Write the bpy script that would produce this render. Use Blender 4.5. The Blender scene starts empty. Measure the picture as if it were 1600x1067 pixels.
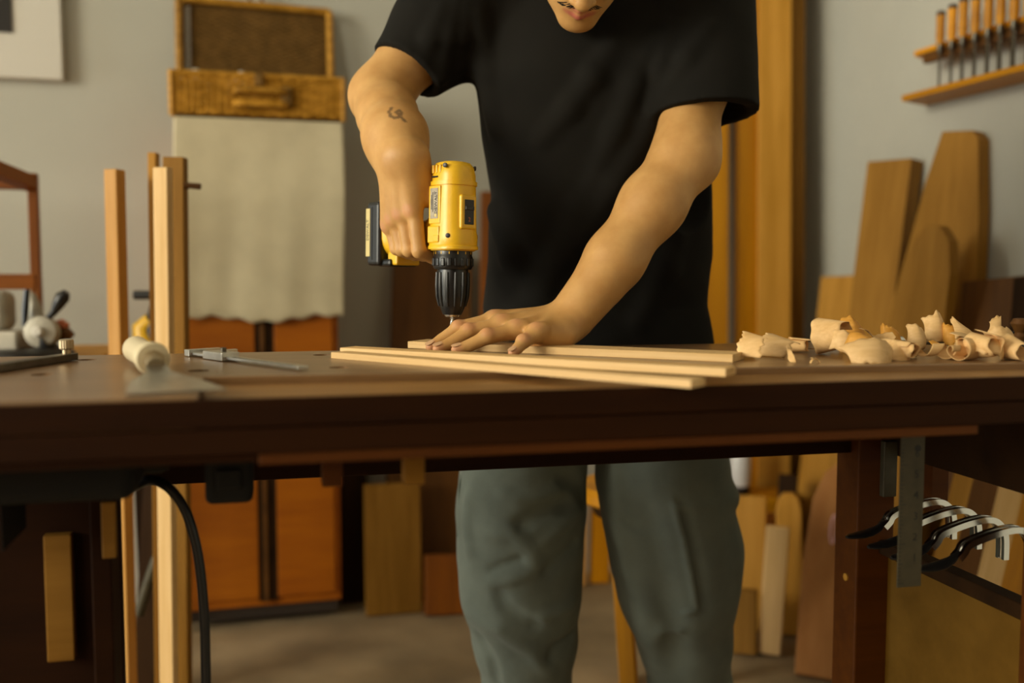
import bpy, bmesh, math, random
import numpy as np
from mathutils import Vector, Matrix

random.seed(7)
rng = np.random.default_rng(7)
SC = bpy.context.scene
COL = SC.collection

# ------------------------------------------------------------------ camera, world, light, exposure
FPX = 35.0 / 36.0 * 1600.0
PITCH = math.atan(113.5 / FPX)
CAMZ = 1.0
cam_d = bpy.data.cameras.new('camera')
cam_d.lens = 35.0
cam_d.sensor_width = 36.0
cam_d.clip_start = 0.02
cam_d.dof.use_dof = True
cam_d.dof.focus_distance = 1.44
cam_d.dof.aperture_fstop = 1.75
cam = bpy.data.objects.new('camera', cam_d)
COL.objects.link(cam)
cam.location = (0, 0, CAMZ)
cam.rotation_euler = (math.pi / 2 - PITCH, 0, 0)
SC.camera = cam

world = bpy.data.worlds.new('world')
SC.world = world
world.use_nodes = True
bg = world.node_tree.nodes['Background']
bg.inputs['Color'].default_value = (0.75, 0.85, 1.0, 1)
bg.inputs['Strength'].default_value = 0.3

# daylight entering by the window in the side wall (opening built below)
WIN_X, WIN_Y, WIN_Z, WIN_W, WIN_H = -4.6, -1.3, 2.25, 2.8, 1.9
BW_X, BW_W, BACK_Y = -2.8, 1.8, -3.6          # added fill window behind the camera, no known source there
ld = bpy.data.lights.new('window_and_fill_light', 'AREA')
ld.shape = 'RECTANGLE'
ld.size = WIN_W
ld.size_y = WIN_H
ld.energy = 460
ld.color = (1.0, 0.93, 0.74)
lo = bpy.data.objects.new('window_and_fill_light', ld)
COL.objects.link(lo)
lo.location = (WIN_X - 0.16, WIN_Y, WIN_Z)
lo.rotation_euler = (math.pi / 2, 0, -math.pi / 2)
ld_fill = bpy.data.lights.new('window_and_fill_light', 'AREA')  # added fill lamp from behind the camera, lifts the front and far wall
ld_fill.shape = 'RECTANGLE'
ld_fill.size = BW_W
ld_fill.size_y = WIN_H
ld_fill.energy = 50
ld_fill.color = ld.color
lo_fill = bpy.data.objects.new('window_and_fill_light', ld_fill)
COL.objects.link(lo_fill)
lo_fill.location = (BW_X, BACK_Y - 0.16, WIN_Z)
lo_fill.rotation_euler = (math.pi / 2, 0, 0)

# open doorway in the same wall: cooler, lower light that reaches under the bench
DOOR_Y, DOOR_W, DOOR_H = 1.05, 1.0, 2.1
ld3 = bpy.data.lights.new('doorway_daylight', 'AREA')
ld3.shape = 'RECTANGLE'
ld3.size = DOOR_W
ld3.size_y = DOOR_H - 0.1
ld3.energy = 65
ld3.color = (0.90, 0.97, 0.95)
lo3 = bpy.data.objects.new('doorway_daylight', ld3)
COL.objects.link(lo3)
lo3.location = (WIN_X - 0.16, DOOR_Y, DOOR_H / 2)
lo3.rotation_euler = (math.pi / 2, 0, -math.pi / 2)

SC.view_settings.view_transform = 'Standard'
SC.view_settings.look = 'None'
SC.view_settings.gamma = 1.0
SC.view_settings.use_curve_mapping = False
SC.view_settings.exposure = -0.33

# ------------------------------------------------------------------ pixel helpers (real distances are always given)
CF = Vector((0, math.cos(PITCH), -math.sin(PITCH)))
CU = Vector((0, math.sin(PITCH), math.cos(PITCH)))
CR = Vector((1, 0, 0))
CO = Vector((0, 0, CAMZ))
def ray(px, py):
    return CF + CR * ((px - 800.0) / FPX) + CU * ((533.5 - py) / FPX)
def at(px, py, Y):
    d = ray(px, py)
    return CO + d * (Y / d.y)
def onz(px, py, z):
    d = ray(px, py)
    return CO + d * ((z - CAMZ) / d.z)
WL0 = Vector((-0.65, 2.98, 0)); WLD = Vector((0.9655, 0.2605, 0)); WLN = Vector((0.2605, -0.9655, 0))
def onplane(px, py, p, n):
    d = ray(px, py)
    return CO + d * ((p - CO).dot(n) / d.dot(n))
def onL(px, py, o=0.0):
    return onplane(px, py, WL0 + WLN * o, WLN)
CORNER = onL(1250, 420); CORNER.z = 0
WRD = Vector((0.2605, -0.9655, 0)); WRN = Vector((-0.9655, -0.2605, 0))
def onR(px, py, o=0.0):
    return onplane(px, py, CORNER + WRN * o, WRN)

# ------------------------------------------------------------------ materials
MATS = {}
def srgb(r, g, b):
    f = lambda c: (c / 255.0 / 12.92) if c / 255.0 <= 0.04045 else ((c / 255.0 + 0.055) / 1.055) ** 2.4
    return (f(r), f(g), f(b), 1)
def base(name, rough=0.5, metal=0.0, color=(0.5, 0.5, 0.5, 1), spec=0.5):
    m = bpy.data.materials.new(name)
    m.use_nodes = True
    nt = m.node_tree
    b = nt.nodes['Principled BSDF']
    b.inputs['Roughness'].default_value = rough
    b.inputs['Metallic'].default_value = metal
    b.inputs['Base Color'].default_value = color
    b.inputs['Specular IOR Level'].default_value = spec
    MATS[name] = m
    return m, nt, b
def noise(nt, scale, detail=3, vec=None, rough=0.5):
    n = nt.nodes.new('ShaderNodeTexNoise')
    n.inputs['Scale'].default_value = scale
    n.inputs['Detail'].default_value = detail
    n.inputs['Roughness'].default_value = rough
    if vec is not None:
        nt.links.new(vec, n.inputs['Vector'])
    return n
def ramp(nt, fac, stops):
    r = nt.nodes.new('ShaderNodeValToRGB')
    while len(r.color_ramp.elements) < len(stops):
        r.color_ramp.elements.new(0.5)
    for e, (p, c) in zip(r.color_ramp.elements, stops):
        e.position = p
        e.color = c
    nt.links.new(fac, r.inputs['Fac'])
    return r
def bump(nt, b, h, strength, dist=0.002):
    n = nt.nodes.new('ShaderNodeBump')
    n.inputs['Strength'].default_value = strength
    n.inputs['Distance'].default_value = dist
    nt.links.new(h, n.inputs['Height'])
    nt.links.new(n.outputs['Normal'], b.inputs['Normal'])
def objcoord(nt, scale=(1, 1, 1)):
    t = nt.nodes.new('ShaderNodeTexCoord')
    m = nt.nodes.new('ShaderNodeMapping')
    m.inputs['Scale'].default_value = scale
    nt.links.new(t.outputs['Object'], m.inputs['Vector'])
    return m.outputs['Vector']
def wood(name, c1, c2, rough=0.55, grain=(1.5, 22, 22), spec=0.4, var=0.25, bmp=0.15):
    c1 = (c1[0], c1[1] * 0.93, c1[2] * 0.78, 1); c2 = (c2[0], c2[1] * 0.93, c2[2] * 0.82, 1)
    m, nt, b = base(name, rough, spec=spec)
    v = objcoord(nt, grain)
    oi = nt.nodes.new('ShaderNodeObjectInfo')
    ad = nt.nodes.new('ShaderNodeVectorMath'); ad.operation = 'MULTIPLY_ADD'
    ad.inputs[1].default_value = (1, 1, 1)
    sc = nt.nodes.new('ShaderNodeVectorMath'); sc.operation = 'SCALE'
    sc.inputs[0].default_value = (13, 7, 9)
    nt.links.new(oi.outputs['Random'], sc.inputs['Scale'])
    nt.links.new(v, ad.inputs[0]); nt.links.new(sc.outputs[0], ad.inputs[2])
    n1 = noise(nt, 1.0, 4, ad.outputs[0], 0.6)
    n2 = noise(nt, 5.0, 2, ad.outputs[0], 0.5)
    mx = nt.nodes.new('ShaderNodeMath'); mx.operation = 'MULTIPLY_ADD'
    nt.links.new(n2.outputs['Fac'], mx.inputs[0]); mx.inputs[1].default_value = 0.35
    nt.links.new(n1.outputs['Fac'], mx.inputs[2])
    r = ramp(nt, mx.outputs[0], [(0.42, c1), (0.92, c2)])
    hs = nt.nodes.new('ShaderNodeHueSaturation')
    hs.inputs['Saturation'].default_value = 1.14
    vv = nt.nodes.new('ShaderNodeMapRange')
    vv.inputs['To Min'].default_value = 1 - var; vv.inputs['To Max'].default_value = 1 + var
    nt.links.new(oi.outputs['Random'], vv.inputs['Value'])
    nt.links.new(vv.outputs[0], hs.inputs['Value'])
    nt.links.new(r.outputs['Color'], hs.inputs['Color'])
    nt.links.new(hs.outputs['Color'], b.inputs['Base Color'])
    bump(nt, b, mx.outputs[0], bmp, 0.002)
    return m
def plain(name, c, rough=0.5, metal=0.0, nscale=0, namt=0.15, bmp=0.0, spec=0.5):
    m, nt, b = base(name, rough, metal, c, spec)
    if nscale:
        v = objcoord(nt)
        n = noise(nt, nscale, 4, v)
        lo_ = tuple(x * (1 - namt) for x in c[:3]) + (1,)
        hi_ = tuple(min(1, x * (1 + namt)) for x in c[:3]) + (1,)
        r = ramp(nt, n.outputs['Fac'], [(0.3, lo_), (0.7, hi_)])
        nt.links.new(r.outputs['Color'], b.inputs['Base Color'])
        if bmp:
            bump(nt, b, n.outputs['Fac'], bmp)
    return m
def cloth(name, c, weave=900, rough=0.9, amt=0.12, bmp=0.3, sheen=0.0):
    m, nt, b = base(name, rough, 0, c, 0.2)
    v = objcoord(nt)
    n = noise(nt, 14, 3, v)
    w = noise(nt, weave, 1, v)
    mx = nt.nodes.new('ShaderNodeMath'); mx.operation = 'MULTIPLY_ADD'
    nt.links.new(w.outputs['Fac'], mx.inputs[0]); mx.inputs[1].default_value = 0.5
    nt.links.new(n.outputs['Fac'], mx.inputs[2])
    r = ramp(nt, mx.outputs[0], [(0.4, tuple(x * (1 - amt) for x in c[:3]) + (1,)), (1.1 / 1.2, tuple(min(1, x * (1 + amt)) for x in c[:3]) + (1,))])
    nt.links.new(r.outputs['Color'], b.inputs['Base Color'])
    b.inputs['Sheen Weight'].default_value = sheen
    bump(nt, b, w.outputs['Fac'], bmp, 0.0006)
    return m

plain('plaster', (0.47, 0.465, 0.405, 1), 0.9, nscale=2.2, namt=0.06, bmp=0.05)
plain('ceiling_paint', (0.5, 0.48, 0.42, 1), 0.9)
plain('concrete', (0.30, 0.22, 0.125, 1), 0.7, nscale=5, namt=0.28, bmp=0.1)
wood('bench_top', (0.14, 0.085, 0.05, 1), (0.26, 0.17, 0.105, 1), 0.30, (2, 26, 26), 0.5, 0.0, 0.06)
wood('cherry_dark', (0.15, 0.055, 0.02, 1), (0.25, 0.10, 0.038, 1), 0.5)
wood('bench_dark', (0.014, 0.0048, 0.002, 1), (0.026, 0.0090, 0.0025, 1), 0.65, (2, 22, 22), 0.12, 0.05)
wood('bench_lip', (0.20, 0.115, 0.055, 1), (0.33, 0.20, 0.10, 1), 0.45, (2, 22, 22), 0.4, 0.05)
wood('bench_red', (0.060, 0.019, 0.005, 1), (0.10, 0.035, 0.009, 1), 0.6, (2, 22, 22), 0.2, 0.05)
wood('plywood', (0.10, 0.056, 0.015, 1), (0.16, 0.095, 0.030, 1), 0.6, (2, 9, 9), 0.3, 0.05)
wood('pine', (0.66, 0.47, 0.27, 1), (0.86, 0.68, 0.45, 1), 0.55, (1.5, 40, 40), 0.3, 0.08)
wood('beech', (0.52, 0.30, 0.13, 1), (0.72, 0.47, 0.24, 1), 0.55, (1.5, 22, 22), 0.3, 0.12)
wood('amber', (0.46, 0.205, 0.03, 1), (0.72, 0.37, 0.075, 1), 0.5, (1.2, 20, 20), 0.4, 0.2)
wood('tan', (0.40, 0.225, 0.075, 1), (0.62, 0.375, 0.145, 1), 0.6, (1.2, 18, 18), 0.3, 0.15)
wood('oak', (0.20, 0.108, 0.034, 1), (0.35, 0.205, 0.075, 1), 0.65, (1.4, 15, 15), 0.3, 0.2)
wood('walnut', (0.085, 0.042, 0.018, 1), (0.17, 0.085, 0.036, 1), 0.6, (1.4, 16, 16), 0.3, 0.2)
wood('cherry', (0.33, 0.095, 0.012, 1), (0.48, 0.16, 0.02, 1), 0.5, (1.4, 12, 12), 0.4, 0.1)
wood('slab', (0.30, 0.15, 0.075, 1), (0.46, 0.26, 0.14, 1), 0.6, (2, 8, 8), 0.3, 0.1)
wood('ebony', (0.018, 0.009, 0.004, 1), (0.036, 0.018, 0.008, 1), 0.65, (2, 16, 16), 0.15, 0.1)
wood('shaving', (0.66, 0.46, 0.27, 1), (0.86, 0.66, 0.43, 1), 0.6, (3, 60, 60), 0.3, 0.1, 0.1)
wood('shaving_amber', (0.52, 0.28, 0.10, 1), (0.72, 0.44, 0.19, 1), 0.6, (3, 60, 60), 0.3, 0.1, 0.1)
wood('wicker', (0.20, 0.10, 0.024, 1), (0.66, 0.40, 0.14, 1), 0.55, (24, 60, 60), 0.35, 0.25, 0.3)
wood('wicker_dark', (0.10, 0.06, 0.022, 1), (0.21, 0.13, 0.055, 1), 0.7, (30, 30, 30), 0.3, 0.2, 0.3)
cloth('linen', (0.60, 0.53, 0.36, 1), 500, 0.95, 0.08, 0.4)
cloth('black_cotton', (0.0066, 0.0058, 0.0042, 1), 1200, 0.9, 0.2, 0.3, 0.0)
cloth('grey_denim', (0.135, 0.158, 0.135, 1), 1000, 0.85, 0.2, 0.35, 0.1)
cloth('white_cloth', (0.6, 0.57, 0.5, 1), 600)
plain('black_plastic', (0.008, 0.008, 0.008, 1), 0.32, spec=0.5)
plain('black_matte', (0.006, 0.0055, 0.005, 1), 0.7, spec=0.3)
plain('rubber', (0.012, 0.012, 0.014, 1), 0.38)
plain('yellow_plastic', (0.85, 0.50, 0.020, 1), 0.33, nscale=60, namt=0.05)
plain('yellow_label', (0.62, 0.50, 0.20, 1), 0.45)
plain('grey_label', (0.36, 0.31, 0.22, 1), 0.4, nscale=160, namt=0.25)
plain('ink', (0.008, 0.007, 0.006, 1), 0.5)
plain('steel', (0.55, 0.54, 0.50, 1), 0.32, 1.0, nscale=80, namt=0.1)
plain('ruler_steel', (0.062, 0.052, 0.028, 1), 0.5, 0.25, nscale=50, namt=0.2)
plain('dark_steel', (0.13, 0.115, 0.09, 1), 0.42, 1.0, nscale=50, namt=0.25)
plain('chrome', (0.75, 0.75, 0.73, 1), 0.16, 1.0)
plain('iron', (0.045, 0.042, 0.04, 1), 0.4, 0.8)
plain('brass', (0.50, 0.40, 0.26, 1), 0.35, 1.0)
plain('handle_cream', (0.66, 0.56, 0.36, 1), 0.4, nscale=12, namt=0.1)
plain('machine_grey', (0.40, 0.37, 0.30, 1), 0.5, 0.3, nscale=20)
plain('white_paint', (0.62, 0.59, 0.52, 1), 0.6)
plain('white_gloss', (0.75, 0.75, 0.75, 1), 0.25)
plain('orange_plastic', (0.55, 0.15, 0.06, 1), 0.5)
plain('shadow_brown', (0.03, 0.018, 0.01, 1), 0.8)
plain('chalk', (0.75, 0.45, 0.5, 1), 0.7)
plain('hair', (0.010, 0.007, 0.005, 1), 0.45)
plain('nail', (0.62, 0.37, 0.20, 1), 0.3)

def skin_material():
    m, nt, b = base('skin', 0.48, 0, (0.5, 0.25, 0.12, 1), 0.4)
    v = objcoord(nt)
    n = noise(nt, 28, 4, v)
    r = ramp(nt, n.outputs['Fac'], [(0.3, (0.51, 0.268, 0.085, 1)), (0.72, (0.63, 0.36, 0.13, 1))])
    a = nt.nodes.new('ShaderNodeAttribute'); a.attribute_name = 'tint'
    sep = nt.nodes.new('ShaderNodeSeparateColor')
    nt.links.new(a.outputs['Color'], sep.inputs[0])
    cur = r.outputs['Color']
    for ch, c in (('Red', (0.46, 0.13, 0.085, 1)), ('Green', (0.06, 0.035, 0.022, 1)), ('Blue', (0.62, 0.27, 0.15, 1))):
        mx = nt.nodes.new('ShaderNodeMix'); mx.data_type = 'RGBA'
        nt.links.new(sep.outputs[ch], mx.inputs['Factor'])
        nt.links.new(cur, mx.inputs['A'])
        mx.inputs['B'].default_value = c
        cur = mx.outputs['Result']
    nt.links.new(cur, b.inputs['Base Color'])
    b.inputs['Subsurface Weight'].default_value = 0.08
    b.inputs['Subsurface Radius'].default_value = (0.012, 0.004, 0.002)
    b.inputs['Subsurface Scale'].default_value = 0.5
    n2 = noise(nt, 420, 2, v)
    bump(nt, b, n2.outputs['Fac'], 0.12, 0.001)
skin_material()

# ------------------------------------------------------------------ mesh helpers
def frame(o, x=None, z=None, y=None):
    """matrix with origin o and (approximately) the given axes"""
    if x is not None and z is not None:
        x = Vector(x).normalized(); z = Vector(z); z = (z - x * z.dot(x)).normalized(); y = z.cross(x)
    elif x is not None and y is not None:
        x = Vector(x).normalized(); y = Vector(y); y = (y - x * y.dot(x)).normalized(); z = x.cross(y)
    else:
        z = Vector(z).normalized(); h = Vector((0, 0, 1)) if abs(z.z) < 0.9 else Vector((1, 0, 0))
        x = h.cross(z).normalized(); y = z.cross(x)
    M = Matrix((x, y, z)).transposed().to_4x4()
    M.translation = Vector(o)
    return M
I4 = Matrix.Identity(4)
class MB:
    def __init__(s):
        s.v = []; s.f = []
    def add(s, vs, fs, M=None):
        n = len(s.v)
        for p in vs:
            p = Vector(p)
            s.v.append(M @ p if M is not None else p)
        s.f += [tuple(i + n for i in f) for f in fs]
        return s
    def box(s, c, size, M=None):
        cx, cy, cz = c; a, b, d = (q / 2 for q in size)
        vs = [(cx + i * a, cy + j * b, cz + k * d) for k in (-1, 1) for j in (-1, 1) for i in (-1, 1)]
        return s.add(vs, [(0, 2, 3, 1), (4, 5, 7, 6), (0, 1, 5, 4), (2, 6, 7, 3), (0, 4, 6, 2), (1, 3, 7, 5)], M)
    def prism(s, poly, z0, z1, M=None):
        n = len(poly)
        ar = sum(poly[i][0] * poly[(i + 1) % n][1] - poly[(i + 1) % n][0] * poly[i][1] for i in range(n))
        if ar < 0: poly = poly[::-1]
        vs = [(p[0], p[1], z0) for p in poly] + [(p[0], p[1], z1) for p in poly]
        fs = [tuple(range(n))[::-1], tuple(range(n, 2 * n))] + [(i, (i + 1) % n, n + (i + 1) % n, n + i) for i in range(n)]
        return s.add(vs, fs, M)
    def loft(s, rings, cap=True, M=None, closed=True):
        n = len(rings[0]); vs = [p for r in rings for p in r]; fs = []
        for k in range(len(rings) - 1):
            for i in range(n if closed else n - 1):
                j = (i + 1) % n
                fs.append((k * n + i, k * n + j, (k + 1) * n + j, (k + 1) * n + i))
        if cap:
            fs.append(tuple(range(n))[::-1]); m = (len(rings) - 1) * n
            fs.append(tuple(range(m, m + n)))
        return s.add(vs, fs, M)
    def lathe(s, prof, M=None, seg=20):
        rings = [[(r * math.cos(2 * math.pi * i / seg), r * math.sin(2 * math.pi * i / seg), z) for i in range(seg)] for r, z in prof]
        return s.loft(rings, True, M)
    def tube(s, pts, rad, seg=10, flat=1.0):
        pts = [Vector(p) for p in pts]
        if not isinstance(rad, (list, tuple)): rad = [rad] * len(pts)
        rings = []; up = None
        for i, p in enumerate(pts):
            t = (pts[min(i + 1, len(pts) - 1)] - pts[max(i - 1, 0)]).normalized()
            if up is None:
                h = Vector((0, 0, 1)) if abs(t.z) < 0.9 else Vector((1, 0, 0))
                up = (h - t * h.dot(t)).normalized()
            else:
                up = (up - t * up.dot(t)).normalized()
            sd = t.cross(up)
            rings.append([p + (sd * math.cos(a) + up * math.sin(a) * flat) * rad[i] for a in [2 * math.pi * k / seg for k in range(seg)]])
        return s.loft(rings)
    def mesh(s, name, M=None, smooth=False, bev=0.0, bseg=2):
        me = bpy.data.meshes.new(name)
        vs = [(M @ p) for p in s.v] if M is not None else s.v
        me.from_pydata([tuple(p) for p in vs], [], s.f)
        bm = bmesh.new(); bm.from_mesh(me)
        bmesh.ops.recalc_face_normals(bm, faces=bm.faces)
        if bev > 0:
            es = [e for e in bm.edges if len(e.link_faces) == 2 and e.calc_face_angle(0) > 0.6]
            bmesh.ops.bevel(bm, geom=es, offset=bev, segments=bseg, affect='EDGES', profile=0.5, clamp_overlap=True)
        bm.to_mesh(me); bm.free()
        if smooth:
            for p in me.polygons: p.use_smooth = True
            try:
                me.set_sharp_from_angle(angle=math.radians(38))
            except Exception:
                pass
        return me
    def build(s, name, mat, parent=None, world=False, smooth=False, bev=0.0, bseg=2, label=None):
        if parent is None:
            xs = [p.x for p in s.v]; ys = [p.y for p in s.v]; zs = [p.z for p in s.v]
            L = Vector(((min(xs) + max(xs)) / 2, (min(ys) + max(ys)) / 2, min(zs)))
            o = link(name, s.mesh(name, Matrix.Translation(-L), smooth, bev, bseg), mat)
            o.location = L
            return o
        M = None
        if world:
            r = parent
            while r.parent: r = r.parent
            M = WM[r.name].inverted()
        o = link(name, s.mesh(name, M, smooth, bev, bseg), mat, parent)
        if label: o['label'] = label
        return o
WM = {}
def link(name, me, mat, parent=None):
    o = bpy.data.objects.new(name, me)
    COL.objects.link(o)
    if mat: 
        if not me.materials: me.materials.append(MATS[mat])
    if parent is not None: o.parent = parent
    return o
def tag(o, label=None, cat=None, group=None, kind=None):
    if label: o['label'] = label
    if cat: o['category'] = cat
    if group: o['group'] = group
    if kind: o['kind'] = kind
    return o
def thing(name, label, cat, M=None, group=None):
    o = bpy.data.objects.new(name, None)
    COL.objects.link(o)
    o.empty_display_size = 0.05
    if M is None: M = I4
    if isinstance(M, Vector): M = Matrix.Translation(M)
    o.matrix_world = M
    WM[o.name] = M.copy()
    return tag(o, label, cat, group)
def struct(o, label=None):
    return tag(o, label, None, None, 'structure')
def board(name, p0, p1, width, thick, facing, mat, label, cat='board', group=None, outline=None, bev=0.002, parent=None):
    """timber with its grain along p0->p1; outline in (0..1 length, -.5...5 width) for shaped slabs"""
    p0 = Vector(p0); p1 = Vector(p1); L = (p1 - p0).length
    M = frame(p0, x=p1 - p0, z=facing)
    mb = MB()
    if outline:
        mb.prism([(u * L, w * width) for u, w in outline], -thick / 2, thick / 2)
    else:
        mb.box((L / 2, 0, 0), (L, width, thick))
    me = mb.mesh(name, None, False, bev, 2)
    o = link(name, me, mat, parent)
    if parent is None:
        o.matrix_world = M
        tag(o, label, cat, group)
    else:
        r = parent
        while r.parent: r = r.parent
        o.matrix_local = WM[r.name].inverted() @ M
        if label: o['label'] = label
    return o
_TX = {}
def text_mesh(body, size, depth=0.0002):
    if (body, size) in _TX: return _TX[(body, size)]
    cu = bpy.data.curves.new('lettering', 'FONT')
    cu.body = body; cu.size = size; cu.extrude = depth; cu.align_x = 'CENTER'; cu.align_y = 'CENTER'; cu.resolution_u = 2
    ob = bpy.data.objects.new('lettering_tmp', cu); COL.objects.link(ob)
    dg = bpy.context.evaluated_depsgraph_get()
    me = bpy.data.meshes.new_from_object(ob.evaluated_get(dg))
    bpy.data.objects.remove(ob); bpy.data.curves.remove(cu)
    me.name = 'lettering'
    _TX[(body, size)] = me
    return me
def superell(a, b, n=2.5, seg=28, z=0.0, cx=0.0, cy=0.0):
    out = []
    for i in range(seg):
        t = 2 * math.pi * i / seg; c, s_ = math.cos(t), math.sin(t)
        out.append((cx + a * math.copysign(abs(c) ** (2 / n), c), cy + b * math.copysign(abs(s_) ** (2 / n), s_), z))
    return out

# ------------------------------------------------------------------ the room
RH = 3.2
fl = MB().prism([(-4.8, -3.8), (3.4, -3.8), (3.4, 4.2), (-4.8, 4.2)], -0.12, 0.0).build('floor', 'concrete'); struct(fl, 'dusty warm concrete workshop floor')
ce = MB().prism([(-4.8, -3.8), (3.4, -3.8), (3.4, 4.2), (-4.8, 4.2)], RH, RH + 0.1).build('ceiling', 'ceiling_paint'); struct(ce)
def wall(name, a, b, n, label, mat='plaster'):
    """inner face from a to b, thickness away from n"""
    q = [a, b, b - n * 0.15, a - n * 0.15]
    o = MB().prism([(p.x, p.y) for p in q], 0, RH).build(name, mat); struct(o, label)
wl_end = WL0 + WLD * ((WIN_X - WL0.x) / WLD.x)
wr_end = CORNER + WRD * ((BACK_Y - CORNER.y) / WRD.y)
wall('wall_left', wl_end, CORNER, WLN, 'pale plaster wall behind the linen cloth and basket')
wall('wall_right', CORNER, wr_end, WRN, 'pale plaster wall carrying the chisel rack')
# window wall: four pieces around the opening, one mesh
y0, y1 = WIN_Y - WIN_W / 2, WIN_Y + WIN_W / 2
z0, z1 = WIN_Z - WIN_H / 2, WIN_Z + WIN_H / 2
mb = MB(); xa, xb = WIN_X - 0.15, WIN_X
for (ya, yb, za, zb) in ((BACK_Y - 0.1, y0, 0, RH), (y1, DOOR_Y - DOOR_W / 2, 0, RH), (DOOR_Y - DOOR_W / 2, DOOR_Y + DOOR_W / 2, DOOR_H, RH), (DOOR_Y + DOOR_W / 2, wl_end.y + 0.05, 0, RH), (y0, y1, 0, z0), (y0, y1, z1, RH)):
    mb.box(((xa + xb) / 2, (ya + yb) / 2, (za + zb) / 2), (0.15, yb - ya, zb - za))
struct(mb.build('wall_window', 'plaster'), 'side wall with the workshop window and doorway')
mb = MB()
for s_ in (-1, 1): mb.box((WIN_X - 0.05, DOOR_Y + s_ * (DOOR_W / 2 - 0.02), DOOR_H / 2), (0.12, 0.04, DOOR_H))
mb.box((WIN_X - 0.05, DOOR_Y, DOOR_H - 0.02), (0.12, DOOR_W, 0.04))
struct(mb.build('door_1', 'white_paint', bev=0.003), 'white frame of the open doorway')
mb = MB()
for (yc, w) in ((y0 + 0.025, 0.05), (y1 - 0.025, 0.05), (WIN_Y - WIN_W / 6, 0.04), (WIN_Y + WIN_W / 6, 0.04)):
    mb.box((WIN_X - 0.06, yc, WIN_Z), (0.05, w, WIN_H))
for (zc, w) in ((z0 + 0.025, 0.05), (z1 - 0.025, 0.05)):
    mb.box((WIN_X - 0.06, WIN_Y, zc), (0.05, WIN_W, w))
struct(mb.build('window_1', 'white_paint', bev=0.003), 'white timber window frame, opened')

mb = MB(); bx0, bx1 = BW_X - BW_W / 2, BW_X + BW_W / 2
for (xa, xb, za, zb) in ((WIN_X, bx0, 0, RH), (bx1, wr_end.x, 0, RH), (bx0, bx1, 0, z0), (bx0, bx1, z1, RH)):
    mb.box(((xa + xb) / 2, BACK_Y - 0.075, (za + zb) / 2), (xb - xa, 0.15, zb - za))
struct(mb.build('wall_back', 'walnut'), 'unseen timber wall behind the camera, kept dark to cut bounced light')  # unseen wall, dark so little light bounces onto the bench front
mb = MB()  # frame around the added fill window
for (xc, w) in ((bx0 + 0.025, 0.05), (bx1 - 0.025, 0.05), (BW_X, 0.04)):
    mb.box((xc, BACK_Y - 0.06, WIN_Z), (w, 0.05, WIN_H))
for (zc, w) in ((z0 + 0.025, 0.05), (z1 - 0.025, 0.05)):
    mb.box((BW_X, BACK_Y - 0.06, zc), (BW_W, 0.05, w))
struct(mb.build('added_fill_window', 'white_paint', bev=0.003), 'white timber frame of the added fill window behind the camera')

# ------------------------------------------------------------------ workbench
BZ = 0.88
NL = onz(0, 630, BZ); NR = onz(1600, 585, BZ)
BD = (NR - NL).normalized(); BN = Vector((-BD.y, BD.x, 0))
BM = frame(Vector((NL.x, NL.y, 0)), x=BD, z=(0, 0, 1))          # bench frame: x along the front edge, y to the back, z up
BMI = BM.inverted()
def bl(p): return BMI @ Vector(p)
U0, U1 = -0.42, (NR - NL).length + 0.34
FAR = 0.5 * (bl(onz(60, 556.5, BZ)).y + bl(onz(1250, 534, BZ)).y)
bench = thing('workbench', 'long dark brown wooden workbench with scratched glossy top', 'workbench', BM)
WM[bench.name] = BM
s0 = bl(onz(318, 589, BZ)); s1 = bl(onz(1600, 566.5, BZ))
def step_v(u): return s0.y + (s1.y - s0.y) * (u - s0.x) / (s1.x - s0.x)
u_c = bl(onz(304, 628, BZ)).x
top_poly = [(U0, 0), (u_c, 0), (s0.x, s0.y), (U1, step_v(U1)), (U1, FAR), (U0, FAR)]
mb = MB().prism(top_poly, BZ - 0.030, BZ)
top_me = mb.mesh('top', None, False, 0.002, 2)
top_o = link('top', top_me, 'bench_top', bench)
# dog holes bored through the top
holes = [onz(135, 562, BZ), onz(66, 585, BZ), onz(310, 579, BZ), onz(503, 554.5, BZ), onz(530, 574, BZ), onz(1275, 545, BZ), onz(1050, 548, BZ)]
cut = MB()
for h in holes:
    q = bl(h)
    cut.lathe([(0.0125, BZ - 0.06), (0.0125, BZ + 0.02)], Matrix.Translation((q.x, q.y, 0)), 24)
cut_me = cut.mesh('cut'); cut_o = bpy.data.objects.new('cut', cut_me); COL.objects.link(cut_o)
tmp = bpy.data.objects.new('tmp', top_me); COL.objects.link(tmp)
bo = tmp.modifiers.new('b', 'BOOLEAN'); bo.operation = 'DIFFERENCE'; bo.object = cut_o; bo.solver = 'EXACT'
dg = bpy.context.evaluated_depsgraph_get()
new_me = bpy.data.meshes.new_from_object(tmp.evaluated_get(dg))
if len(new_me.vertices) > 50:
    top_o.data = new_me; new_me.name = 'top'
    new_me.materials.clear(); new_me.materials.append(MATS['bench_top'])
bpy.data.objects.remove(tmp); bpy.data.objects.remove(cut_o)
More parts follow.
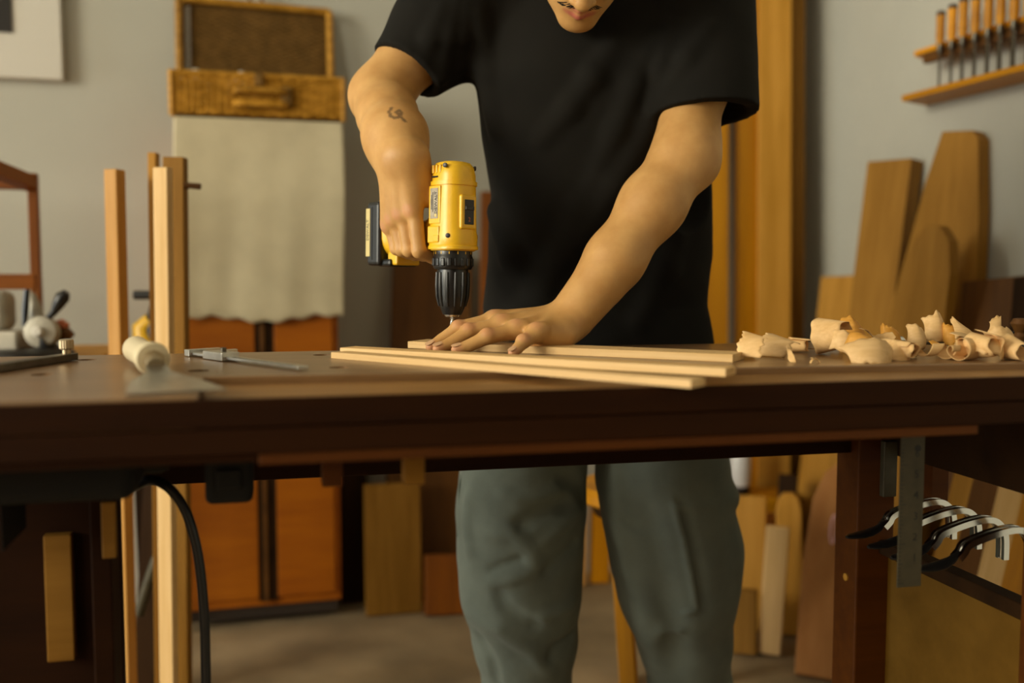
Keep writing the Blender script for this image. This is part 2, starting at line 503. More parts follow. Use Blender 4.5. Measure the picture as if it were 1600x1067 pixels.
# lower front lip in front of the top's step
lipz = BZ - 0.009
MB().prism([(u_c + 0.004, 0.002), (s0.x - 0.004, s0.y + 0.03), (U1, step_v(U1) + 0.03), (U1, 0.002)], BZ - 0.030, lipz).build('front_lip', 'bench_lip', bench, bev=0.002)
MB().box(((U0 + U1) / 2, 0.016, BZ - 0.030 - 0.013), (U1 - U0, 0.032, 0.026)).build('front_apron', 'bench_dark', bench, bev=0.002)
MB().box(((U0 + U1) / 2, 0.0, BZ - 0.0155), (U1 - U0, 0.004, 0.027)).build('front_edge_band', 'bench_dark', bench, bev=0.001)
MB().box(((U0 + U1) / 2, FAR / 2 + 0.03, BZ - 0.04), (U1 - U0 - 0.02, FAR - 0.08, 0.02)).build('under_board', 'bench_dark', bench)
# reddish ledge strip under the apron
ul0 = bl(onz(405, 715, BZ - 0.065)).x; ul1 = bl(onz(1530, 676, BZ - 0.065)).x
MB().box(((ul0 + ul1) / 2, 0.022, BZ - 0.0615), (ul1 - ul0, 0.040, 0.011)).build('ledge_strip', 'bench_red', bench, bev=0.0015)
MB().box(((U0 + ul0) / 2, 0.02, BZ - 0.060), (ul0 - U0, 0.028, 0.008)).build('ledge_strip', 'bench_dark', bench, bev=0.0015)
# back rail
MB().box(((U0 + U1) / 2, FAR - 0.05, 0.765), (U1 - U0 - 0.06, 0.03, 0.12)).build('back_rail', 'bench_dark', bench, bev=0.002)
# legs: back right one stands in view, front right beyond the frame
lb = bl(onplane(1337, 800, BM @ Vector((0, FAR - 0.085, 0)), BN))
LW_ = 0.066
legu = lb.x + LW_ / 2 + 0.002
def leg(u, v, name='leg'):
    return MB().box((u, v, 0.42), (LW_, LW_, 0.84)).build(name, 'bench_red', bench, bev=0.003)
lv = FAR - 0.055
leg(legu, lv); leg(legu + 0.02, 0.06)
lul = bl(onplane(150, 900, BM @ Vector((0, FAR - 0.06, 0)), BN)).x
leg(lul - 0.06, lv - 0.02); leg(U0 + 0.06, 0.06)
# right end: rails and plywood panel running from the back leg to the front leg
for zc, hh, m in ((0.765, 0.11, 'ebony'), (0.555, 0.022, 'ebony'), (0.30, 0.03, 'ebony')):
    MB().box((legu + 0.02, (lv + 0.06) / 2, zc), (0.028, lv - 0.06 - LW_ + 0.06, hh)).build('end_rail', m, bench, bev=0.002)
MB().box((legu + 0.03, (lv + 0.06) / 2, 0.43), (0.012, lv - 0.10, 0.235)).build('end_panel', 'plywood', bench)
MB().lathe([(0.006, 0), (0.006, 0.0025), (0.003, 0.003)], frame((legu - LW_ / 2, lv - 0.005, 0.50), z=(-1, 0, 0)), 12).build('plug', 'tan', bench)
# left end: dark drawer cabinet under the bench
cu0 = -0.20; cu1 = bl(onplane(189, 900, BM @ Vector((0, 0.30, 0)), BN)).x
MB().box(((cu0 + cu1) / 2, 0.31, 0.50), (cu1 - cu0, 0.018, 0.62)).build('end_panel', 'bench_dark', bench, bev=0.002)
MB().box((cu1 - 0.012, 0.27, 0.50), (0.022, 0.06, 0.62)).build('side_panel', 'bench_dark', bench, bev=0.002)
# battens screwed to that panel
def at_v(px, py, v):
    return bl(onplane(px, py, BM @ Vector((0, v, 0)), BN))
def batten(px0, py0, px1, py1, v, t, mat, label):
    a = at_v(px0, py0, v); b = at_v(px1, py1, v)
    MB().box(((a.x + b.x) / 2, v + t / 2, (a.z + b.z) / 2), (abs(b.x - a.x), t, abs(b.z - a.z))).build('batten', mat, bench, bev=0.0015, label=label)
batten(67, 838, 117, 1032, 0.284, 0.016, 'oak', 'light oak batten on the dark panel')
batten(157, 785, 182, 872, 0.226, 0.010, 'oak', 'short plywood batten on the dark panel')
# pegs hanging under the ledge
batten(503, 722, 536, 760, 0.10, 0.03, 'bench_red', 'small brown peg under the ledge')
batten(632, 714, 664, 757, 0.07, 0.03, 'oak', 'lighter wooden peg under the ledge')
# short hanging post beside the back leg
batten(1458, 676, 1481, 800, 0.36, 0.05, 'bench_red', 'short reddish post hanging under the top')
batten(1383, 690, 1401, 776, 0.36, 0.012, 'ruler_steel', 'dull steel bracket beside the leg')

# ------------------------------------------------------------------ black boxes and cable under the bench
def world_b(p): return BM @ Vector(p)
a = at_v(-60, 722, 0.12); b = at_v(208, 786, 0.12)
pb = thing('power_box', 'large black power box hung under the bench at left', 'power box', Matrix.Translation(world_b(((a.x + b.x) / 2, 0.19, b.z))) @ BM.to_3x3().to_4x4())
MB().box((0, 0, (a.z - b.z) / 2 + 0.012), (b.x - a.x, 0.14, a.z - b.z + 0.02)).build('housing', 'black_matte', pb, bev=0.012, bseg=3)
MB().box((-0.05, -0.005, -0.02), (b.x - a.x - 0.16, 0.10, 0.055)).build('mounting_plate', 'black_matte', pb, bev=0.006)
MB().lathe([(0.011, 0), (0.011, 0.02), (0.007, 0.03)], frame(((b.x - a.x) / 2 - 0.004, 0.03, 0.022), z=(1, 0, 0)), 14).build('cable_gland', 'black_matte', pb, smooth=True)
a = at_v(318, 700, 0.16); b = at_v(396, 787, 0.16)
sb = thing('switch_box', 'small black switch box hanging under the front apron', 'switch box', Matrix.Translation(world_b(((a.x + b.x) / 2, 0.185, b.z))) @ BM.to_3x3().to_4x4())
MB().box((0, 0, (0.822 - b.z) / 2), (b.x - a.x, 0.05, 0.822 - b.z)).build('housing', 'black_matte', sb, bev=0.008, bseg=3)
MB().box((0, -0.027, (a.z - b.z) * 0.45), ((b.x - a.x) * 0.5, 0.006, (a.z - b.z) * 0.35)).build('rocker_switch', 'black_matte', sb, bev=0.002)
cpx = [(196, 768, 1.22), (214, 758, 1.215), (236, 750, 1.21), (258, 758, 1.20), (278, 778, 1.20), (294, 808, 1.20), (306, 850, 1.20), (314, 900, 1.20), (319, 960, 1.20), (321, 1020, 1.20), (322, 1090, 1.20), (322, 1200, 1.21), (318, 1500, 1.23), (290, 1640, 1.28), (200, 1640, 1.4)]
pts = [at(*c) for c in cpx]
pts[-3:] = [Vector((pts[-4].x, 1.20, 0.25)), Vector((pts[-4].x - 0.005, 1.22, 0.04)), Vector((pts[-4].x - 0.10, 1.32, 0.006))]
def spline(pts, n=6):
    out = []
    P = [pts[0]] + list(pts) + [pts[-1]]
    for i in range(1, len(P) - 2):
        for k in range(n):
            t = k / n
            out.append(0.5 * ((2 * P[i]) + (P[i + 1] - P[i - 1]) * t + (2 * P[i - 1] - 5 * P[i] + 4 * P[i + 1] - P[i + 2]) * t * t + (3 * P[i] - P[i - 1] - 3 * P[i + 1] + P[i + 2]) * t ** 3))
    out.append(P[-2])
    return out
tag(MB().tube(spline(pts), 0.0062, 10).build('power_cable', 'rubber', smooth=True), 'thick black cable arching down from the power box under the bench', 'cable')

# ------------------------------------------------------------------ ruler and clamps at the right end
a = onplane(1408, 672, BM @ Vector((0, 0.11, 0)), BN); b = onplane(1438, 915, BM @ Vector((0, 0.11, 0)), BN)
ru = thing('steel_ruler', 'dark steel ruler hanging upright from the bench beside the leg', 'ruler', Matrix.Translation(Vector(((a.x + b.x) / 2, (a.y + b.y) / 2, b.z))) @ BM.to_3x3().to_4x4())
rw = (b - a).xy.length; rl = 0.828 - b.z
MB().box((0, 0, rl / 2), (rw, 0.0025, rl)).build('blade', 'ruler_steel', ru, bev=0.0006)
mb = MB()
for k in range(int((rl - 0.01) / 0.005)):
    ln = 0.009 if k % 10 == 0 else (0.006 if k % 5 == 0 else 0.004)
    mb.box((-rw / 2 + ln / 2, -0.0014, 0.005 + k * 0.005), (ln, 0.0003, 0.0008))
o = mb.build('scale_marks', 'ink', ru); o['kind'] = 'stuff'
for k in range(1, 8):
    me = text_mesh(str(k), 0.014, 0.0001); o = link('numeral', me, 'ink', ru)
    o.matrix_local = frame((rw * 0.18, -0.0015, 0.010 + k * rl / 8.5), x=(1, 0, 0), z=(0, -1, 0))
MB().lathe([(0.0045, 0), (0.0045, 0.0004)], frame((rw * 0.2, -0.0013, rl - 0.05), z=(0, -1, 0)), 14).build('hang_hole', 'ink', ru)

def clamp_mesh_parts():
    """local: x to the left pad (negative) from the rail at 0, z up"""
    s = 0.0
    spine = [Vector(p) for p in ((0.035, 0, -0.05), (0.034, 0, -0.018), (0.026, 0, -0.001), (0.010, 0, 0.008), (-0.018, 0, 0.006), (-0.050, 0, -0.002), (-0.068, 0, -0.009), (-0.074, 0, -0.018), (-0.082, 0, -0.026))]
    arm = MB(); rings = []
    sp = spline(spine, 4)
    for i, p in enumerate(sp):
        t = (sp[min(i + 1, len(sp) - 1)] - sp[max(i - 1, 0)]).normalized()
        nrm = Vector((-t.z, 0, t.x)); w = 0.0085
        h = 0.0042
        rings.append([p + Vector((0, yy, 0)) + nrm * hh for yy, hh in ((-w, -h), (-w * 0.35, -h), (-w * 0.3, -h * 0.4), (w * 0.3, -h * 0.4), (w * 0.35, -h), (w, -h), (w, h), (w * 0.35, h), (w * 0.3, h * 0.3), (-w * 0.3, h * 0.3), (-w * 0.35, h), (-w, h))])
    arm.loft(rings)
    pad = MB()
    rr = []
    for x, w, zc, t in ((-0.078, 0.005, -0.020, 0.004), (-0.090, 0.009, -0.0285, 0.0045), (-0.105, 0.0135, -0.034, 0.004), (-0.120, 0.014, -0.0365, 0.0035), (-0.134, 0.010, -0.0375, 0.003), (-0.141, 0.004, -0.038, 0.002)):
        rr.append([(x, yy, zc + zz) for yy, zz in [(w * math.cos(q), t * math.sin(q)) for q in [2 * math.pi * k / 12 for k in range(12)]]])
    pad.loft(rr)
    return arm, pad
names = ['nearest the camera, all of its pad in view', 'second from the camera, half behind the ruler', 'third from the camera, its tip crossing the leg', 'farthest from the camera in the row']
for k, (px, py, vv) in enumerate(((1578, 836, 0.16), (1537, 820, 0.215), (1504, 807, 0.27), (1474, 797, 0.325))):
    P = onplane(px, py, BM @ Vector((0, vv, 0)), BN)
    if k == 0: PU = bl(P)
    P = BM @ Vector((PU.x, vv, PU.z))
    c = thing('hold_down_clamp', 'steel hold-down clamp with oval black pad, ' + names[k], 'clamp', frame(P, x=BD, z=(0, 0, 1)), 'clamps hooked over the end rail')
    arm, pad = clamp_mesh_parts()
    arm.build('arm', 'chrome', c, smooth=True, label='bright channelled steel arm')
    pad.build('pad', 'iron', c, smooth=True, label='dark oval clamping pad')

# ------------------------------------------------------------------ left wall: cabinet, linen, basket, picture
OFF = 0.23
ca = onL(284, 700, OFF); cb = onL(531, 700, OFF)
CW = (cb - ca).xy.length
CH = onL(400, 189, OFF).z
CM = frame(Vector((ca.x, ca.y, 0)), x=WLD, z=(0, 0, 1))   # x along wall, y into the wall
cab = thing('cabinet', 'tall orange-brown wooden cabinet under the linen cloth and basket', 'cabinet', CM)
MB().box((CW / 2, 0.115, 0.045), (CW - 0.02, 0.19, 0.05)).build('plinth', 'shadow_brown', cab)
MB().box((CW / 2, 0.112, (CH + 0.05) / 2), (CW, 0.205, CH - 0.06)).build('body', 'cherry', cab, bev=0.003)
xs = [onL(x, 700, OFF) for x in (292, 401, 431, 522)]
xs = [(CM.inverted() @ p).x for p in xs]
MB().box(((xs[0] + xs[1]) / 2, 0.008, 0.70), (xs[1] - xs[0], 0.018, 1.24)).build('door', 'cherry', cab, bev=0.003)
MB().box(((xs[2] + xs[3]) / 2, 0.008, 0.70), (xs[3] - xs[2], 0.018, 1.24)).build('door', 'cherry', cab, bev=0.003)
MB().box(((xs[1] + xs[2]) / 2, 0.006, 0.70), (xs[2] - xs[1], 0.010, 1.26)).build('centre_stile', 'ebony', cab, bev=0.001, label='dark strip between the doors')
MB().box(((xs[1] + xs[2]) / 2 - 0.006, -0.001, 0.70), (0.012, 0.01, 1.26)).build('hinge_rail', 'walnut', cab, bev=0.001)
# linen cloth hanging over the front
def linen():
    ca2 = CM.inverted() @ onL(275, 350, OFF + 0.02); cb2 = CM.inverted() @ onL(538, 350, OFF + 0.02)
    zb = onL(400, 500, OFF + 0.02).z
    nx, nz = 60, 50
    vs = []; fs = []
    prof = []
    for j in range(nz + 1):
        t = j / nz
        for i in range(nx + 1):
            u = i / nx
            x = ca2.x + (cb2.x - ca2.x) * u
            wv = 0.0030 * math.sin(u * 11 + 1.0 + t) * t + 0.0012 * math.sin(u * 27 + t * 3) * t + 0.002 * math.sin(t * 5 + u * 5)
            drop = zb + 0.008 * math.sin(u * 9) + 0.004 * math.sin(u * 40)
            if t < 0.12:
                q = t / 0.12
                y = 0.12 * (1 - q) - 0.012 * q; z = CH + 0.006 - 0.004 * q
            else:
                q = (t - 0.12) / 0.88
                y = -0.016 - wv - 0.006 * q; z = CH + 0.002 - (CH - drop) * q
                x += 0.008 * math.sin(q * 5) * (u - 0.5)
            vs.append((x, y, z))
    for j in range(nz):
        for i in range(nx):
            a_ = j * (nx + 1) + i
            fs.append((a_, a_ + 1, a_ + nx + 2, a_ + nx + 1))
    n = len(vs)
    mb = MB(); mb.add(vs, fs, CM)
    o = mb.build('linen_cloth', 'linen', smooth=True)
    sm = o.modifiers.new('thick', 'SOLIDIFY'); sm.thickness = 0.002
    return o
tag(linen(), 'cream linen cloth hanging down the front of the cabinet', 'cloth')

# wicker basket with raised lid, standing on the cabinet
bx0 = (CM.inverted() @ onL(268, 150, OFF + 0.02)).x; bx1 = (CM.inverted() @ onL(536, 150, OFF + 0.02)).x
BWd = bx1 - bx0
BH = onL(400, 119, OFF + 0.02).z - CH - 0.008
BK = CM @ Matrix.Translation((bx0, -0.02, CH + 0.008))
bk = thing('wicker_basket', 'open honey-coloured wicker hamper on top of the cabinet', 'basket', BK)
DEP = 0.185
def weave_wall(mb, p0, p1, h0, h1, n_st, n_row, rad):
    """woven wall: horizontal strands weaving around stakes"""
    p0 = Vector(p0); p1 = Vector(p1); d = p1 - p0; L = d.length; d.normalize(); nn = Vector((d.y, -d.x, 0))
    for r in range(n_row):
        z = h0 + (r + 0.5) / n_row * (h1 - h0)
        pts = []
        m = n_st * 2
        for k in range(m + 1):
            ph = math.pi * (k / 2.0) + (math.pi if r % 2 else 0)
            pts.append(p0 + d * (L * k / m) + nn * (rad * 0.9 * math.sin(ph)) + Vector((0, 0, z + random.uniform(-1, 1) * rad * 0.25)))
        mb.tube(pts, rad, 5)
    for k in range(n_st + 1):
        q = p0 + d * (L * k / n_st)
        mb.tube([q + Vector((0, 0, h0)), q + Vector((0, 0, h1))], rad * 1.15, 5)
mb = MB(); weave_wall(mb, (0, 0, 0), (BWd, 0, 0), 0.004, BH, 26, 15, 0.0038)
o = mb.build('front_weave', 'wicker', bk, smooth=True); o['kind'] = 'stuff'
mb = MB(); weave_wall(mb, (0, DEP, 0), (0, 0, 0), 0.004, BH, 14, 15, 0.0038); weave_wall(mb, (BWd, 0, 0), (BWd, DEP, 0), 0.004, BH, 14, 15, 0.0038); weave_wall(mb, (BWd, DEP, 0), (0, DEP, 0), 0.004, BH, 26, 15, 0.0038)
o = mb.build('side_weave', 'wicker', bk, smooth=True); o['kind'] = 'stuff'
MB().box((BWd / 2, DEP / 2, 0.004), (BWd - 0.01, DEP - 0.01, 0.006)).build('base', 'wicker', bk)
rim = [(0, 0, BH), (BWd, 0, BH), (BWd, DEP, BH), (0, DEP, BH), (0, 0, BH)]
for k in range(4): MB().tube([rim[k], rim[k + 1]], 0.0085, 8).build('rim', 'wicker', bk, smooth=True)
for x in (0, BWd):
    MB().tube([(x, -0.002, -0.004), (x, -0.002, BH + 0.006)], 0.008, 8).build('corner_post', 'wicker', bk, smooth=True)
hx0 = BWd * 0.36; hx1 = BWd * 0.66
for zc in (BH * 0.62, BH * 0.30):
    pts = spline([Vector((hx0, -0.004, zc)), Vector((hx0 + 0.008, -0.020, zc)), Vector((hx0 + 0.03, -0.024, zc)), Vector((hx1 - 0.03, -0.024, zc)), Vector((hx1 - 0.008, -0.020, zc)), Vector((hx1, -0.004, zc))], 5)
    MB().tube(pts, 0.0085, 8).build('handle', 'wicker', bk, smooth=True)
MB().box((BWd * 0.50, -0.008, BH * 0.9), (0.022, 0.012, 0.034)).build('clasp', 'wicker_dark', bk, bev=0.003)
MB().box((BWd * 0.66, -0.010, BH * 0.5), (0.026, 0.010, 0.055)).build('strap', 'wicker_dark', bk, bev=0.003)
# lid, raised and leaning on the wall
lidb = BK @ Vector((0, DEP, BH))
l0 = onL(279, 122, OFF - 0.25); 
LM = BK @ Matrix.Translation((0.012, DEP - 0.01, BH + 0.01)) @ Matrix.Rotation(math.radians(-9), 4, 'X')
LH = 0.238
LWd = BWd - 0.028
lid_pts = [(0, 0, 0), (0, 0, LH), (LWd, 0, LH - 0.012), (LWd, 0, 0)]
LI = BK.inverted() @ LM
for k in range(4):
    MB().tube([LI @ Vector(lid_pts[k]), LI @ Vector(lid_pts[(k + 1) % 4])], 0.0105, 8).build('lid_frame', 'wicker', bk, smooth=True)
mb = MB(); weave_wall(mb, (0.008, 0.02, 0), (LWd - 0.008, 0.02, 0), 0.0, LH - 0.01, 26, 34, 0.0036)
for i, p in enumerate(mb.v): mb.v[i] = LI @ p
o = mb.build('lid_weave', 'wicker_dark', bk, smooth=True); o['kind'] = 'stuff'
MB().prism([(0.0, 0.0), (LWd, 0.0), (LWd, LH - 0.012), (0, LH)], 0, 0.003, LI @ Matrix.Translation((0, 0.028, 0)) @ Matrix.Rotation(math.pi / 2, 4, 'X')).build('lid_lining', 'wicker_dark', bk)
mb = MB()
for k in range(22):
    zc = 0.012 + k * (LH - 0.03) / 22
    mb.tube([LI @ Vector((0.014, 0.010, zc)), LI @ Vector((0.030, 0.008, zc + 0.007))], 0.0022, 5)
o = mb.build('stitching', 'white_cloth', bk, smooth=True, label='pale stitched edge inside the lid'); o['kind'] = 'stuff'
MB().tube(spline([LI @ Vector((LWd * 0.46, 0, LH)), LI @ Vector((LWd * 0.48, -0.004, LH + 0.03)), LI @ Vector((LWd * 0.53, -0.004, LH + 0.03)), LI @ Vector((LWd * 0.55, 0, LH))], 4), 0.005, 6).build('lid_loop', 'walnut', bk, smooth=True)
for k, (fx, w, lab) in enumerate(((0.40, 0.035, 'pale round cotton bundle peeping over the hamper rim at its middle'), (0.13, 0.045, 'flat off-white cotton bundle at the left end of the hamper'))):
    P = BK @ Vector((BWd * fx, 0.10, 0.012))
    mb = MB(); rr = []
    for j in range(9):
        t = j / 8; zc = t * (BH + 0.018)
        r_ = w * (0.75 + 0.3 * math.sin(t * 2.2)) * math.sqrt(max(0.02, 1 - max(0, (t - 0.6) / 0.4) ** 2))
        rr.append([(r_ * math.cos(a_) * (1 + 0.08 * math.sin(3 * a_ + t * 4)), r_ * 0.9 * math.sin(a_), zc) for a_ in [2 * math.pi * q / 16 for q in range(16)]])
    mb.loft(rr, True, Matrix.Translation(P))
    tag(mb.build('cotton_bundle', 'white_cloth', smooth=True), lab, 'cloth')

# canvas on the wall, top left
pa = onL(-260, 108, 0.035); pb_ = onL(97, 108, 0.035)
PW = (pb_ - pa).xy.length
PM = frame(Vector((pa.x, pa.y, pa.z)), x=WLD, z=(0, 0, 1))
pic = thing('wall_canvas', 'white canvas with a dark square hanging on the wall at top left', 'canvas', PM)
MB().box((PW / 2, 0.018, 0.4), (PW, 0.032, 0.8)).build('canvas', 'white_paint', pic, bev=0.002)
q0 = PM.inverted() @ onL(19, 51, 0.036)
MB().box((q0.x / 2 + 0.03, -0.0005, (0.72 + q0.z) / 2), (q0.x - 0.06, 0.004, 0.72 - q0.z)).build('dark_panel', 'iron', pic, label='dark square on the canvas')

# ------------------------------------------------------------------ side stand with rack and mitre saw, far left
stand = thing('side_table', 'low pale side table behind the bench at far left', 'table', Matrix.Translation((-1.37, 2.27, 0)) @ Matrix.Rotation(math.radians(15), 4, 'Z'))
MB().box((0, 0, 0.79), (0.85, 0.42, 0.03)).build('tabletop', 'tan', stand, bev=0.003)
for i in (-1, 1):
    for j in (-1, 1):
        MB().box((i * 0.38, j * 0.17, 0.388), (0.045, 0.045, 0.776)).build('leg', 'walnut', stand, bev=0.002)
TZ = 0.805
# wooden rack on it
RKY = 2.34
def rk(px, py): return at(px, py, RKY)
rack = thing('wooden_rack', 'reddish wooden open rack standing at the left edge', 'rack', Vector((rk(52, 460).x, RKY, TZ)))
def wbar(parent, pts, wid, thick, mat, nm, facing=(0.26, -0.96, 0)):
    return board(nm, pts[0], pts[1], wid, thick, facing, mat, None, parent=parent, bev=0.002)
cxp = rk(52, 300).x
wbar(rack, (Vector((cxp, RKY, TZ)), Vector((cxp, RKY, rk(52, 271).z))), 0.021, 0.03, 'cherry_dark', 'post')
wbar(rack, (Vector((cxp - 0.9, RKY - 0.24, TZ)), Vector((cxp - 0.9, RKY - 0.24, rk(52, 250).z + 0.02))), 0.021, 0.03, 'cherry_dark', 'post')
A1 = Vector((cxp - 0.9, RKY - 0.24, rk(52, 285).z)); B1 = Vector((cxp, RKY, rk(52, 289).z))
wbar(rack, (rk(-700, 150) * 0 + Vector((cxp - 0.9, RKY - 0.24, B1.z + 0.01)), B1), 0.024, 0.035, 'cherry_dark', 'top_rail')
B2 = Vector((cxp, RKY, rk(52, 440).z))
wbar(rack, (Vector((cxp - 0.9, RKY - 0.24, B2.z)), B2), 0.036, 0.035, 'cherry_dark', 'lower_rail')
# slanted top arm coming toward the camera
wbar(rack, (at(-160, 205, 1.9), Vector((cxp, RKY - 0.01, rk(52, 287).z))), 0.034, 0.028, 'cherry_dark', 'top_arm', facing=(0.5, -0.8, 0.25))
AP = at(-160, 205, 1.9); wbar(rack, (Vector((AP.x, AP.y, TZ)), AP + Vector((0, 0, 0.012))), 0.021, 0.03, 'cherry_dark', 'post')

saw = thing('mitre_saw', 'grey mitre saw with black lever handle on the side table', 'saw', Vector((at(55, 540, 2.2).x, 2.2, TZ)))
def sp_(px, py, Y=2.2): return at(px, py, Y)
S0 = Vector((at(55, 540, 2.2).x, 2.2, TZ))
MB().lathe([(0.10, 0), (0.10, 0.012), (0.085, 0.020)], Matrix.Translation(S0 + Vector((-0.02, 0, 0))), 32).build('turntable', 'iron', saw, world=True, smooth=True)
MB().box(S0 + Vector((-0.16, 0.02, 0.03)), (0.26, 0.08, 0.055)).build('fence', 'machine_grey', saw, world=True, bev=0.006)
MB().box(S0 + Vector((-0.13, 0.06, 0.10)), (0.10, 0.07, 0.09)).build('motor', 'machine_grey', saw, world=True, bev=0.02, bseg=3)
ctr = sp_(66, 519)
MB().lathe([(0.010, -0.022), (0.034, -0.020), (0.036, 0.0), (0.034, 0.016), (0.014, 0.022)], frame(ctr, z=(0.1, -1, 0.1)), 28).build('disc_guard', 'machine_grey', saw, world=True, smooth=True)
MB().lathe([(0.012, 0), (0.012, 0.030), (0.008, 0.034)], frame(ctr, z=(0.1, -1, 0.1)), 16).build('arbor_cap', 'white_paint', saw, world=True, smooth=True)
MB().tube([sp_(62, 515, 2.21), sp_(54, 480, 2.22), sp_(48, 460, 2.23)], [0.018, 0.014, 0.010], 10).build('arm', 'machine_grey', saw, world=True, smooth=True)
MB().tube([sp_(42, 452, 2.19), sp_(40, 480, 2.19), sp_(38, 510, 2.19)], [0.006, 0.008, 0.005], 8).build('lever', 'black_plastic', saw, world=True, smooth=True)
MB().tube([sp_(72, 500), sp_(84, 488), sp_(91, 476), sp_(98, 464), sp_(104, 456)], [0.006, 0.008, 0.013, 0.016, 0.008], 12).build('handle', 'black_plastic', saw, world=True, smooth=True)
MB().tube([sp_(78, 535, 2.2), sp_(64, 545, 2.2)], [0.03, 0.016], 10).build('clamp_foot', 'iron', saw, world=True, smooth=True)
MB().tube([sp_(84, 508, 2.24), sp_(96, 507, 2.24), sp_(106, 510, 2.24)], [0.008, 0.013, 0.008], 10).build('lock_knob', 'orange_plastic', saw, world=True, smooth=True)
MB().tube([sp_(88, 526, 2.24), sp_(104, 520, 2.24), sp_(112, 526, 2.24)], [0.012, 0.016, 0.010], 10).build('grip', 'walnut', saw, world=True, smooth=True)
jz = thing('jigsaw', 'yellow and black power tool half hidden behind the timber posts', 'power tool', Vector((at(228, 530, 2.3).x, 2.3, TZ)))
def sp3(px, py): return at(px, py, 2.3)
MB().tube([sp3(236, 556), sp3(226, 530), sp3(222, 512), sp3(236, 500)], [0.03, 0.026, 0.022, 0.018], 12).build('body', 'yellow_plastic', jz, world=True, smooth=True)
MB().tube([sp3(243, 545), sp3(240, 515), sp3(243, 480), sp3(246, 462)], [0.02, 0.02, 0.014, 0.012], 10).build('motor_case', 'black_plastic', jz, world=True, smooth=True)
MB().tube([sp3(210, 461), sp3(230, 461), sp3(250, 461)], [0.0105, 0.0105, 0.0105], 12).build('handle', 'black_plastic', jz, world=True, smooth=True)

# ------------------------------------------------------------------ timber posts standing behind the bench at left
def post(px_t0, px_t1, py_t, px_b0, px_b1, Y, thick, mat, nm, label, cat='post', facing=None, group=None):
    """upright timber: pixel columns at the top and at y=1067, standing on the floor"""
    tl = at(px_t0, py_t, Y); tr = at(px_t1, py_t, Y)
    bl_ = at(px_b0, 1067, Y); br = at(px_b1, 1067, Y)
    ct = (tl + tr) / 2; cb_ = (bl_ + br) / 2
    d = (cb_ - ct) / (ct.z - cb_.z)
    foot = ct + d * ct.z
    w = ((tr - tl).x + (br - bl_).x) / 2
    foot.z = 0.002
    return board(nm, foot, ct, w, thick, facing or (0.0, -1, 0), mat, label, cat, group)
post(168, 190, 265, 188, 210, 2.0, 0.03, 'beech', 'timber_post', 'slim pale timber post standing alone behind the bench', facing=(-0.25, -0.97, 0))
post(243, 266, 262, 252, 277, 1.94, 0.022, 'pine', 'timber_post', 'pale square post in front of the wide brown board', facing=(-0.2, -0.98, 0))
wb = post(258, 290, 246, 266, 298, 2.02, 0.03, 'oak', 'timber_board', 'wide brown board with a peg, behind the pale post', 'board')
post(234, 246, 239, 244, 258, 2.06, 0.025, 'tan', 'timber_post', 'thin post standing furthest back at the left of the brown board')
MB().tube([at(284, 290, 1.99), at(292, 291, 1.99), at(309, 292, 1.98)], [0.009, 0.006, 0.0065], 10)
pg = MB().tube([(0, 0, 0), (0.01, 0, 0), (0.032, 0, -0.002)], [0.0085, 0.006, 0.0065], 10)
me = pg.mesh('peg', None, True); po = link('peg', me, 'walnut', wb)
po.matrix_local = wb.matrix_world.inverted() @ Matrix.Translation(at(288, 290, 1.995))
# a folded dark trestle between the posts, behind the cable
tr = thing('folding_trestle', 'dark folded trestle leaning between the two posts under the bench', 'trestle', Vector((at(228, 1010, 2.2).x, 2.2, 0)))
def sp4(px, py, Y=2.2): return at(px, py, Y)
board('leg', Vector((sp4(214, 900).x, 2.22, 0.005)), sp4(246, 735, 2.22), 0.05, 0.025, (0, -1, 0), 'ebony', None, parent=tr)
board('leg', Vector((sp4(222, 900).x, 2.28, 0.005)), sp4(232, 735, 2.28), 0.06, 0.025, (0, -1, 0), 'ebony', None, parent=tr)
MB().tube([sp4(217, 960, 2.17), sp4(232, 910, 2.17), sp4(246, 870, 2.17)], 0.012, 10).build('brace', 'ruler_steel', tr, world=True, smooth=True)

# ------------------------------------------------------------------ boards leaning against the left wall, centre
def lean(nm, top_px, foot_px, w_px, offt, offb, thick, mat, label, group=None, foot_y=None, outline=None, cat='board', facing=None, wall=onL, nrm=WLN):
    """board leaning on a wall: its top touches the wall at offset offt, its foot stands on the floor at offset offb"""
    T = wall(top_px[0], top_px[1], offt)
    base_ = wall(foot_px, 800, offb); F_ = Vector((base_.x, base_.y, 0.003))
    A_ = wall(top_px[0] - w_px / 2, top_px[1], offt); B_ = wall(top_px[0] + w_px / 2, top_px[1], offt)
    w = (B_ - A_).xy.length
    return board(nm, F_, T, w, thick, facing or (nrm + Vector((0, 0, 0.15))), mat, label, cat, group, outline)
G1 = 'boards leaning on the wall behind the drill'
lean('leaning_board', (676, 398), 660, 122, 0.03, 0.15, 0.025, 'walnut', 'broad dark brown board leaning on the wall behind the drill chuck', G1)
lean('leaning_board', (772, 300), 766, 40, 0.03, 0.12, 0.02, 'cherry_dark', 'narrow reddish board beside the torso at its left', G1)
lean('leaning_board', (612, 755), 614, 86, 0.19, 0.23, 0.03, 'oak', 'plain brown board end under the bench, between cabinet and reddish block', G1)
lean('leaning_board', (552, 735), 553, 42, 0.04, 0.10, 0.02, 'ebony', 'dark strip standing in for the shaded gap beside the cabinet', G1)  # only a shaded gap here, drawn as a dark board
lean('leaning_board', (700, 866), 700, 72, 0.24, 0.28, 0.03, 'cherry_dark', 'short reddish wooden block board on the floor left of the trouser leg', G1)
lean('leaning_board', (690, 740), 690, 70, 0.08, 0.12, 0.02, 'oak', 'tall tan board behind the short reddish one', G1)

